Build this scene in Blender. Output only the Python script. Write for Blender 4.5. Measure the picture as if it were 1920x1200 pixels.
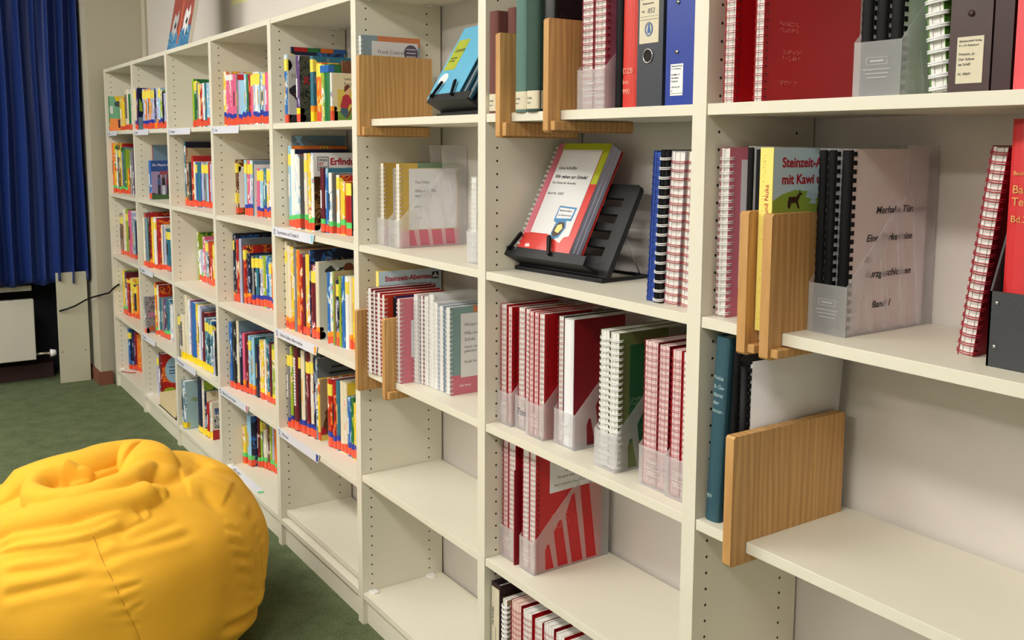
import bpy, math, random
from mathutils import Vector, Matrix, noise
from mathutils.geometry import tessellate_polygon
for o in list(bpy.data.objects): bpy.data.objects.remove(o, do_unlink=True)
S = bpy.context.scene; COL = S.collection
rnd = random.Random(7)

# ------------------------------------------------------------------ camera, world, lamps, exposure
cd = bpy.data.cameras.new('camera'); cam = bpy.data.objects.new('camera', cd); COL.objects.link(cam)
cd.sensor_fit = 'HORIZONTAL'; cd.sensor_width = 36.0
cd.lens = 1787.1456 / 1920 * 36.0
cd.shift_x = 0.0; cd.shift_y = -(600 - 476.637) / 1920
cd.clip_start = 0.05; cd.clip_end = 60
RT = Vector((0.5575117, 0.8301523, 0.0052827)); UP = Vector((-0.0968634, 0.0587287, 0.9935635)); FW = Vector((-0.8244988, 0.5544349, -0.1131533))
M = Matrix((RT, UP, -FW)).transposed().to_4x4(); M.translation = Vector((6.40619, -1.241905, 1.544716))
cam.matrix_world = M
S.camera = cam
W = bpy.data.worlds.new('world'); S.world = W; W.use_nodes = True
W.node_tree.nodes['Background'].inputs[0].default_value = (0.75, 0.8, 0.9, 1)
W.node_tree.nodes['Background'].inputs[1].default_value = 0.25
S.view_settings.view_transform = 'Standard'; S.view_settings.look = 'None'
S.view_settings.gamma = 1.0; S.view_settings.use_curve_mapping = False
S.view_settings.exposure = 0.0
LAMP_POWER = 26.5
# ceiling lamps: (x, y, length along x, length along y)
LAMPS = [(1.4, -1.9, 1.5, 0.28), (3.6, -1.9, 1.5, 0.28), (5.8, -1.9, 1.5, 0.28), (1.4, -3.9, 1.5, 0.28), (3.6, -3.9, 1.5, 0.28), (5.8, -3.9, 1.5, 0.28)]

# ------------------------------------------------------------------ materials
def srgb(r, g, b):
    f = lambda c: c / 12.92 if c <= .04045 else ((c + .055) / 1.055) ** 2.4
    return (f(r / 255), f(g / 255), f(b / 255), 1)
MATS = {}
def mat(name, rgb, rough=.5, spec=.5, metal=0., bump=0., bscale=40., vary=0., vscale=6., coat=0., emit=None):
    if name in MATS: return MATS[name]
    m = bpy.data.materials.new(name); m.use_nodes = True; nt = m.node_tree; b = nt.nodes['Principled BSDF']
    c = rgb if len(rgb) == 4 else (*rgb, 1)
    b.inputs['Base Color'].default_value = c; b.inputs['Roughness'].default_value = rough
    b.inputs['Metallic'].default_value = metal; b.inputs['Specular IOR Level'].default_value = spec
    b.inputs['Coat Weight'].default_value = coat
    tc = nt.nodes.new('ShaderNodeTexCoord')
    if emit:
        b.inputs['Emission Color'].default_value = c; b.inputs['Emission Strength'].default_value = emit
    if vary:
        n = nt.nodes.new('ShaderNodeTexNoise'); n.inputs['Scale'].default_value = vscale; n.inputs['Detail'].default_value = 5
        nt.links.new(tc.outputs['Object'], n.inputs['Vector'])
        r = nt.nodes.new('ShaderNodeMapRange'); r.inputs['To Min'].default_value = 1 - vary; r.inputs['To Max'].default_value = 1 + vary
        nt.links.new(n.outputs['Fac'], r.inputs['Value'])
        mx = nt.nodes.new('ShaderNodeMix'); mx.data_type = 'RGBA'; mx.blend_type = 'MULTIPLY'; mx.inputs[0].default_value = 1
        mx.inputs[6].default_value = c; nt.links.new(r.outputs[0], mx.inputs[7]); nt.links.new(mx.outputs[2], b.inputs['Base Color'])
    if bump:
        n2 = nt.nodes.new('ShaderNodeTexNoise'); n2.inputs['Scale'].default_value = bscale; n2.inputs['Detail'].default_value = 6
        nt.links.new(tc.outputs['Object'], n2.inputs['Vector'])
        bp = nt.nodes.new('ShaderNodeBump'); bp.inputs['Strength'].default_value = bump; bp.inputs['Distance'].default_value = .004
        nt.links.new(n2.outputs['Fac'], bp.inputs['Height']); nt.links.new(bp.outputs[0], b.inputs['Normal'])
    MATS[name] = m; return m
def art_mat(name, base, accents, scale=18.):
    """printed cover: patches of a few inks over the base colour"""
    if name in MATS: return MATS[name]
    m = mat(name, base, .35, .5); nt = m.node_tree; b = nt.nodes['Principled BSDF']
    tc = nt.nodes.new('ShaderNodeTexCoord'); oi = nt.nodes.new('ShaderNodeObjectInfo')
    ad = nt.nodes.new('ShaderNodeVectorMath'); ad.operation = 'ADD'
    sc = nt.nodes.new('ShaderNodeMath'); sc.operation = 'MULTIPLY'; sc.inputs[1].default_value = 37
    nt.links.new(oi.outputs['Random'], sc.inputs[0]); nt.links.new(tc.outputs['Object'], ad.inputs[0]); nt.links.new(sc.outputs[0], ad.inputs[1])
    n = nt.nodes.new('ShaderNodeTexNoise'); n.inputs['Scale'].default_value = scale; n.inputs['Detail'].default_value = 3; n.inputs['Distortion'].default_value = 1.2
    nt.links.new(ad.outputs[0], n.inputs['Vector'])
    r = nt.nodes.new('ShaderNodeValToRGB'); r.color_ramp.interpolation = 'CONSTANT'
    stops = [(0, base)] + [(p, c) for p, c in accents]
    els = r.color_ramp.elements
    els[0].position = 0; els[0].color = stops[0][1]
    els[1].position = stops[1][0]; els[1].color = stops[1][1]
    for p, c in stops[2:]:
        e = els.new(p); e.color = c
    nt.links.new(n.outputs['Fac'], r.inputs[0]); nt.links.new(r.outputs[0], b.inputs['Base Color'])
    return m
def wood_mat():
    m = mat('oiled_pine', srgb(196, 150, 92), .5, .35); nt = m.node_tree; b = nt.nodes['Principled BSDF']
    tc = nt.nodes.new('ShaderNodeTexCoord'); mp = nt.nodes.new('ShaderNodeMapping'); mp.inputs['Scale'].default_value = (8, 60, 2.0)
    nt.links.new(tc.outputs['Object'], mp.inputs[0])
    n = nt.nodes.new('ShaderNodeTexNoise'); n.inputs['Scale'].default_value = 2.2; n.inputs['Detail'].default_value = 6; n.inputs['Distortion'].default_value = .6
    nt.links.new(mp.outputs[0], n.inputs['Vector'])
    w = nt.nodes.new('ShaderNodeTexWave'); w.wave_type = 'BANDS'; w.bands_direction = 'Y'; w.inputs['Scale'].default_value = 22; w.inputs['Distortion'].default_value = 9; w.inputs['Detail'].default_value = 2; w.inputs['Detail Scale'].default_value = .6
    mp2 = nt.nodes.new('ShaderNodeMapping'); mp2.inputs['Scale'].default_value = (1, 1, .18); nt.links.new(tc.outputs['Object'], mp2.inputs[0]); nt.links.new(mp2.outputs[0], w.inputs['Vector'])
    mx = nt.nodes.new('ShaderNodeMix'); mx.data_type = 'FLOAT'; mx.inputs[0].default_value = .22
    nt.links.new(n.outputs['Fac'], mx.inputs[2]); nt.links.new(w.outputs['Fac'], mx.inputs[3])
    r = nt.nodes.new('ShaderNodeValToRGB'); e = r.color_ramp.elements
    e[0].position = .22; e[0].color = srgb(176, 128, 74); e[1].position = .8; e[1].color = srgb(216, 172, 112)
    nt.links.new(mx.outputs[0], r.inputs[0])
    v = nt.nodes.new('ShaderNodeTexVoronoi'); v.inputs['Scale'].default_value = 7; mp3 = nt.nodes.new('ShaderNodeMapping'); mp3.inputs['Scale'].default_value = (.3, .8, 1.6); mp3.inputs['Location'].default_value = (.3, .12, .4)
    nt.links.new(tc.outputs['Object'], mp3.inputs[0]); nt.links.new(mp3.outputs[0], v.inputs['Vector'])
    kr = nt.nodes.new('ShaderNodeMapRange'); kr.inputs['From Min'].default_value = .04; kr.inputs['From Max'].default_value = .13; kr.inputs['To Min'].default_value = .6; kr.inputs['To Max'].default_value = 0
    nt.links.new(v.outputs['Distance'], kr.inputs['Value'])
    mk = nt.nodes.new('ShaderNodeMix'); mk.data_type = 'RGBA'; mk.inputs[7].default_value = srgb(110, 66, 30)
    nt.links.new(kr.outputs[0], mk.inputs[0]); nt.links.new(r.outputs[0], mk.inputs[6]); nt.links.new(mk.outputs[2], b.inputs['Base Color'])
    bp = nt.nodes.new('ShaderNodeBump'); bp.inputs['Strength'].default_value = .15; bp.inputs['Distance'].default_value = .002
    nt.links.new(n.outputs['Fac'], bp.inputs['Height']); nt.links.new(bp.outputs[0], b.inputs['Normal'])
    return m
def frosted_mat(name, rgb=(.97, .97, .97), clear=.70):
    m = bpy.data.materials.new(name); m.use_nodes = True; nt = m.node_tree
    b = nt.nodes['Principled BSDF']; out = nt.nodes['Material Output']
    b.inputs['Base Color'].default_value = (*rgb, 1); b.inputs['Roughness'].default_value = .28; b.inputs['Subsurface Weight'].default_value = 0
    tl = nt.nodes.new('ShaderNodeBsdfTranslucent'); tl.inputs[0].default_value = (*rgb, 1)
    m1 = nt.nodes.new('ShaderNodeMixShader'); m1.inputs[0].default_value = .5; nt.links.new(b.outputs[0], m1.inputs[1]); nt.links.new(tl.outputs[0], m1.inputs[2])
    tr = nt.nodes.new('ShaderNodeBsdfTransparent'); tr.inputs[0].default_value = (.97, .97, .98, 1)
    m2 = nt.nodes.new('ShaderNodeMixShader'); m2.inputs[0].default_value = clear; nt.links.new(m1.outputs[0], m2.inputs[1]); nt.links.new(tr.outputs[0], m2.inputs[2])
    nt.links.new(m2.outputs[0], out.inputs[0]); MATS[name] = m; return m
def carpet_mat():
    m = mat('green_carpet', srgb(52, 66, 46), .95, .1, bump=1., bscale=420); nt = m.node_tree; b = nt.nodes['Principled BSDF']
    tc = nt.nodes.new('ShaderNodeTexCoord')
    n = nt.nodes.new('ShaderNodeTexNoise'); n.inputs['Scale'].default_value = 9; n.inputs['Detail'].default_value = 12; n.inputs['Roughness'].default_value = .75
    n2 = nt.nodes.new('ShaderNodeTexNoise'); n2.inputs['Scale'].default_value = 170; n2.inputs['Detail'].default_value = 4
    for q in (n, n2): nt.links.new(tc.outputs['Object'], q.inputs['Vector'])
    mx = nt.nodes.new('ShaderNodeMix'); mx.data_type = 'FLOAT'; mx.inputs[0].default_value = .5; nt.links.new(n.outputs['Fac'], mx.inputs[2]); nt.links.new(n2.outputs['Fac'], mx.inputs[3])
    r = nt.nodes.new('ShaderNodeValToRGB'); e = r.color_ramp.elements
    e[0].position = .28; e[0].color = srgb(60, 72, 48); e[1].position = .72; e[1].color = srgb(134, 146, 110)
    nt.links.new(mx.outputs[0], r.inputs[0]); nt.links.new(r.outputs[0], b.inputs['Base Color'])
    return m

CREAM = mat('cream_laminate', srgb(229, 224, 207), .42, .4, vary=.03, vscale=3, bump=.03, bscale=500)
HOLE = mat('pin_hole_dark', (.012, .010, .008), .9)
WALLW = mat('white_wall_paint', srgb(216, 210, 204), .9, .2, vary=.03, vscale=1.5, bump=.08, bscale=120)
WALLB = mat('beige_wall_paint', srgb(192, 186, 168), .85, .25, vary=.04, vscale=2, bump=.08, bscale=90)
WOOD = wood_mat(); FROST = frosted_mat('frosted_polypropylene')
PAPER = mat('paper_edges', srgb(232, 230, 226), .8, .2, bump=.25, bscale=500)
PAPERL = mat('white_card', srgb(238, 238, 240), .55)
PAPERO = mat('aged_paper_label', srgb(214, 205, 180), .7, vary=.06, vscale=60)
BLACKP = mat('black_plastic', (.006, .006, .007), .5, .15)
BLACKS = mat('black_satin', (.010, .010, .012), .5, .35)
WHITEP = mat('white_plastic', srgb(240, 240, 238), .3)
STEEL = mat('steel', (.62, .62, .63), .25, metal=1)
INK = mat('black_ink', (.02, .02, .025), .6); REDINK = mat('crimson_ink', srgb(176, 22, 44), .5); GREYINK = mat('grey_ink', (.16, .16, .17), .6)
GOLDINK = mat('gold_ink', srgb(214, 170, 96), .4); WHITEINK = mat('white_ink', srgb(240, 240, 240), .5); CREAMINK = mat('cream_ink', srgb(190, 170, 140), .5)
PAL = {'R': ('red', (172, 24, 26)), 'O': ('orange', (236, 120, 32)), 'Y': ('yellow', (238, 204, 54)), 'G': ('green', (34, 110, 58)), 'l': ('lime green', (150, 178, 44)), 'B': ('blue', (40, 104, 182)),
       'N': ('navy', (20, 28, 62)), 'L': ('light blue', (150, 200, 228)), 'T': ('teal', (42, 112, 134)), 'S': ('blue grey', (112, 138, 156)), 'W': ('white', (240, 240, 238)), 'C': ('cream', (228, 218, 190)), 'e': ('beige', (190, 168, 130)),
       'b': ('brown', (112, 66, 40)), 'M': ('maroon', (96, 20, 36)), 'P': ('purple', (84, 52, 110)), 'V': ('lavender', (176, 178, 214)), 'k': ('pink', (220, 96, 138)), 'g': ('grey', (128, 128, 130)), 'K': ('black', (26, 26, 30))}
def pc(c): return srgb(*PAL[c][1])
def cover_mat(c): return mat('book_' + PAL[c][0].replace(' ', '_'), pc(c), .38, .5, vary=.12, vscale=14)
def print_mat(c):
    acc = {'R': 'OMY', 'O': 'YRC', 'Y': 'OCG', 'G': 'lTC', 'l': 'GYC', 'B': 'LNW', 'N': 'BKS', 'L': 'WSB', 'T': 'SLK', 'S': 'gLC', 'W': 'CLg', 'C': 'eWO', 'e': 'bCY', 'b': 'eMC', 'M': 'RbK', 'P': 'VkN', 'V': 'WLP', 'k': 'RVW', 'g': 'SKC', 'K': 'gNb'}[c]
    return art_mat('printed_' + PAL[c][0].replace(' ', '_'), pc(c), [(.54, pc(acc[0])), (.62, pc(acc[1])), (.7, pc(acc[2]))])
STK = {'r': srgb(228, 84, 54), 'o': srgb(248, 150, 32), 'y': srgb(250, 216, 30), 'b': srgb(44, 62, 164), 'g': srgb(92, 204, 108), 'Y': srgb(242, 224, 84)}
def spine_mat(c):
    acc = {'R': 'OWY', 'O': 'YWR', 'Y': 'WOg', 'G': 'lWT', 'l': 'WYG', 'B': 'LWY', 'N': 'VSW', 'L': 'WBY', 'T': 'WLK', 'S': 'WLN', 'W': 'LkY', 'C': 'WOb', 'e': 'bCY', 'b': 'eWM', 'M': 'RWk', 'P': 'VWk', 'V': 'WLB', 'k': 'WRY', 'g': 'WSR', 'K': 'gWR'}[c]
    name = 'spine_print_' + PAL[c][0].replace(' ', '_')
    if name in MATS: return MATS[name]
    m = art_mat(name, pc(c), [(.56, pc(acc[0])), (.63, pc(acc[1])), (.69, pc(acc[2])), (.74, pc(c))], 30)
    nt = m.node_tree; n = [q for q in nt.nodes if q.type == 'TEX_NOISE'][0]; src = n.inputs['Vector'].links[0].from_socket
    mp = nt.nodes.new('ShaderNodeMapping'); mp.inputs['Scale'].default_value = (1.6, 1, .55); nt.links.new(src, mp.inputs[0]); nt.links.new(mp.outputs[0], n.inputs['Vector'])
    return m
def stk_mat(k): return mat('sticker_' + {'r': 'orange_red', 'o': 'orange', 'y': 'yellow', 'b': 'blue', 'g': 'light_green', 'Y': 'pale_yellow'}[k], STK[k], .3)

# ------------------------------------------------------------------ mesh helpers
class MB:
    def __init__(s): s.v = []; s.f = []; s.m = []
    def add(s, vs, fs, mi=0):
        n = len(s.v); s.v += [tuple(v) for v in vs]; s.f += [tuple(n + i for i in f) for f in fs]; s.m += [mi] * len(fs); return s
    def box(s, x0, y0, z0, x1, y1, z1, mi=0):
        return s.add([(x0, y0, z0), (x1, y0, z0), (x1, y1, z0), (x0, y1, z0), (x0, y0, z1), (x1, y0, z1), (x1, y1, z1), (x0, y1, z1)],
                     [(3, 2, 1, 0), (4, 5, 6, 7), (0, 1, 5, 4), (1, 2, 6, 5), (2, 3, 7, 6), (3, 0, 4, 7)], mi)
    def prism(s, poly, t0, t1, plane='yz', mi=0, holes=()):
        """polygon (a, b) extruded between t0 and t1 on the third axis"""
        mk = {'yz': lambda a, b, t: (t, a, b), 'xz': lambda a, b, t: (a, t, b), 'xy': lambda a, b, t: (a, b, t)}[plane]
        loops = [list(poly)] + [list(h) for h in holes]
        pts = [p for l in loops for p in l]; n = len(pts)
        tris = tessellate_polygon([[Vector((p[0], p[1], 0)) for p in l] for l in loops])
        vs = [mk(p[0], p[1], t0) for p in pts] + [mk(p[0], p[1], t1) for p in pts]
        fs = [tuple(t) for t in tris] + [tuple(i + n for i in reversed(t)) for t in tris]
        k = 0
        for l in loops:
            m = len(l)
            for i in range(m): fs.append((k + i, k + (i + 1) % m, n + k + (i + 1) % m, n + k + i))
            k += m
        return s.add(vs, fs, mi)
    def tube(s, pts, r, seg=6, closed=False, mi=0, r2=None):
        P = [Vector(p) for p in pts]; n = len(P); rings = []
        up = Vector((.13, .21, .97))
        for i in range(n):
            a = P[(i - 1) % n] if (closed or i > 0) else P[i]; b = P[(i + 1) % n] if (closed or i < n - 1) else P[i]
            t = (b - a).normalized(); u = t.cross(up)
            if u.length < 1e-3: u = t.cross(Vector((1, 0, 0)))
            u.normalize(); w = t.cross(u); rr = r if not callable(r) else r(i / (n - 1))
            rings.append([P[i] + u * rr * math.cos(2 * math.pi * k / seg) + w * (r2 or rr) * math.sin(2 * math.pi * k / seg) for k in range(seg)])
        vs = [v for R in rings for v in R]; fs = []
        for i in range(n if closed else n - 1):
            j = (i + 1) % n
            for k in range(seg): fs.append((i * seg + k, i * seg + (k + 1) % seg, j * seg + (k + 1) % seg, j * seg + k))
        if not closed: fs += [tuple(range(seg))[::-1], tuple((n - 1) * seg + k for k in range(seg))]
        return s.add(vs, fs, mi)
    def disc(s, c, r, axis='x', off=0, n=8, mi=0, ry=None):
        vs = []
        for k in range(n):
            a = 2 * math.pi * k / n; p, q = r * math.cos(a), (ry or r) * math.sin(a)
            vs.append({'x': (c[0], c[1] + p, c[2] + q), 'y': (c[0] + p, c[1], c[2] + q), 'z': (c[0] + p, c[1] + q, c[2])}[axis])
        return s.add(vs, [tuple(range(n))], mi)
    def build(s, name, mats, parent=None, smooth=False, bevel=0, loc=None):
        me = bpy.data.meshes.new(name); me.from_pydata(s.v, [], s.f)
        for m in (mats if isinstance(mats, (list, tuple)) else [mats]): me.materials.append(m)
        if len(me.materials) > 1: me.polygons.foreach_set('material_index', s.m)
        if smooth: me.polygons.foreach_set('use_smooth', [True] * len(me.polygons))
        me.update()
        o = bpy.data.objects.new(name, me); COL.objects.link(o)
        if parent: o.parent = parent
        if loc: o.location = loc
        if bevel:
            b = o.modifiers.new('bevel', 'BEVEL'); b.width = bevel; b.segments = 2; b.limit_method = 'ANGLE'
        return o
def box(name, dims, m, parent=None, bevel=0): return MB().box(*dims).build(name, m, parent, bevel=bevel)
def tag(o, label=None, cat=None, group=None, kind=None):
    if label: o['label'] = label
    if cat: o['category'] = cat
    if group: o['group'] = group
    if kind: o['kind'] = kind
    return o
def thing(name, label, cat, loc=(0, 0, 0), rot=(0, 0, 0), group=None):
    o = bpy.data.objects.new(name, None); COL.objects.link(o); o.empty_display_size = .05
    o.location = loc; o.rotation_euler = rot; return tag(o, label, cat, group)
def ctree(o, parent=None):
    c = o.copy(); COL.objects.link(c); c.parent = parent
    for ch in list(o.children): ctree(ch, c)
    return c
ORI = {'side': Matrix(((0, 0, 1), (1, 0, 0), (0, 1, 0))), 'front': Matrix(((1, 0, 0), (0, 0, -1), (0, 1, 0))), 'front_up': Matrix(((0, -1, 0), (0, 0, -1), (1, 0, 0))),
       'side_up': Matrix(((0, 0, 1), (0, -1, 0), (1, 0, 0))).transposed().transposed(), 'top': Matrix(((1, 0, 0), (0, 1, 0), (0, 0, 1)))}
ORI['side_up'] = Matrix(((0, 0, 1), (0, -1, 0), (1, 0, 0)))
TXT = {}
def text(parent, s, size, loc, ori, m, name='lettering', sx=1., bold=0., shear=0.):
    key = (s, size, bold, shear)
    if key not in TXT:
        cu = bpy.data.curves.new('t', 'FONT'); cu.body = s; cu.size = size; cu.extrude = .00015; cu.offset = bold; cu.resolution_u = 3; cu.space_line = 1.0; cu.shear = shear
        to = bpy.data.objects.new('t', cu); COL.objects.link(to); bpy.context.view_layer.update()
        TXT[key] = bpy.data.meshes.new_from_object(to.evaluated_get(bpy.context.evaluated_depsgraph_get()))
        bpy.data.objects.remove(to, do_unlink=True)
    me = TXT[key].copy(); me.materials.clear(); me.materials.append(m); me.name = name
    o = bpy.data.objects.new(name, me); COL.objects.link(o); o.parent = parent
    o.matrix_local = Matrix.Translation(loc) @ (ORI[ori].to_4x4() @ Matrix.Diagonal((sx, 1, 1, 1)))
    return o
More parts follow.
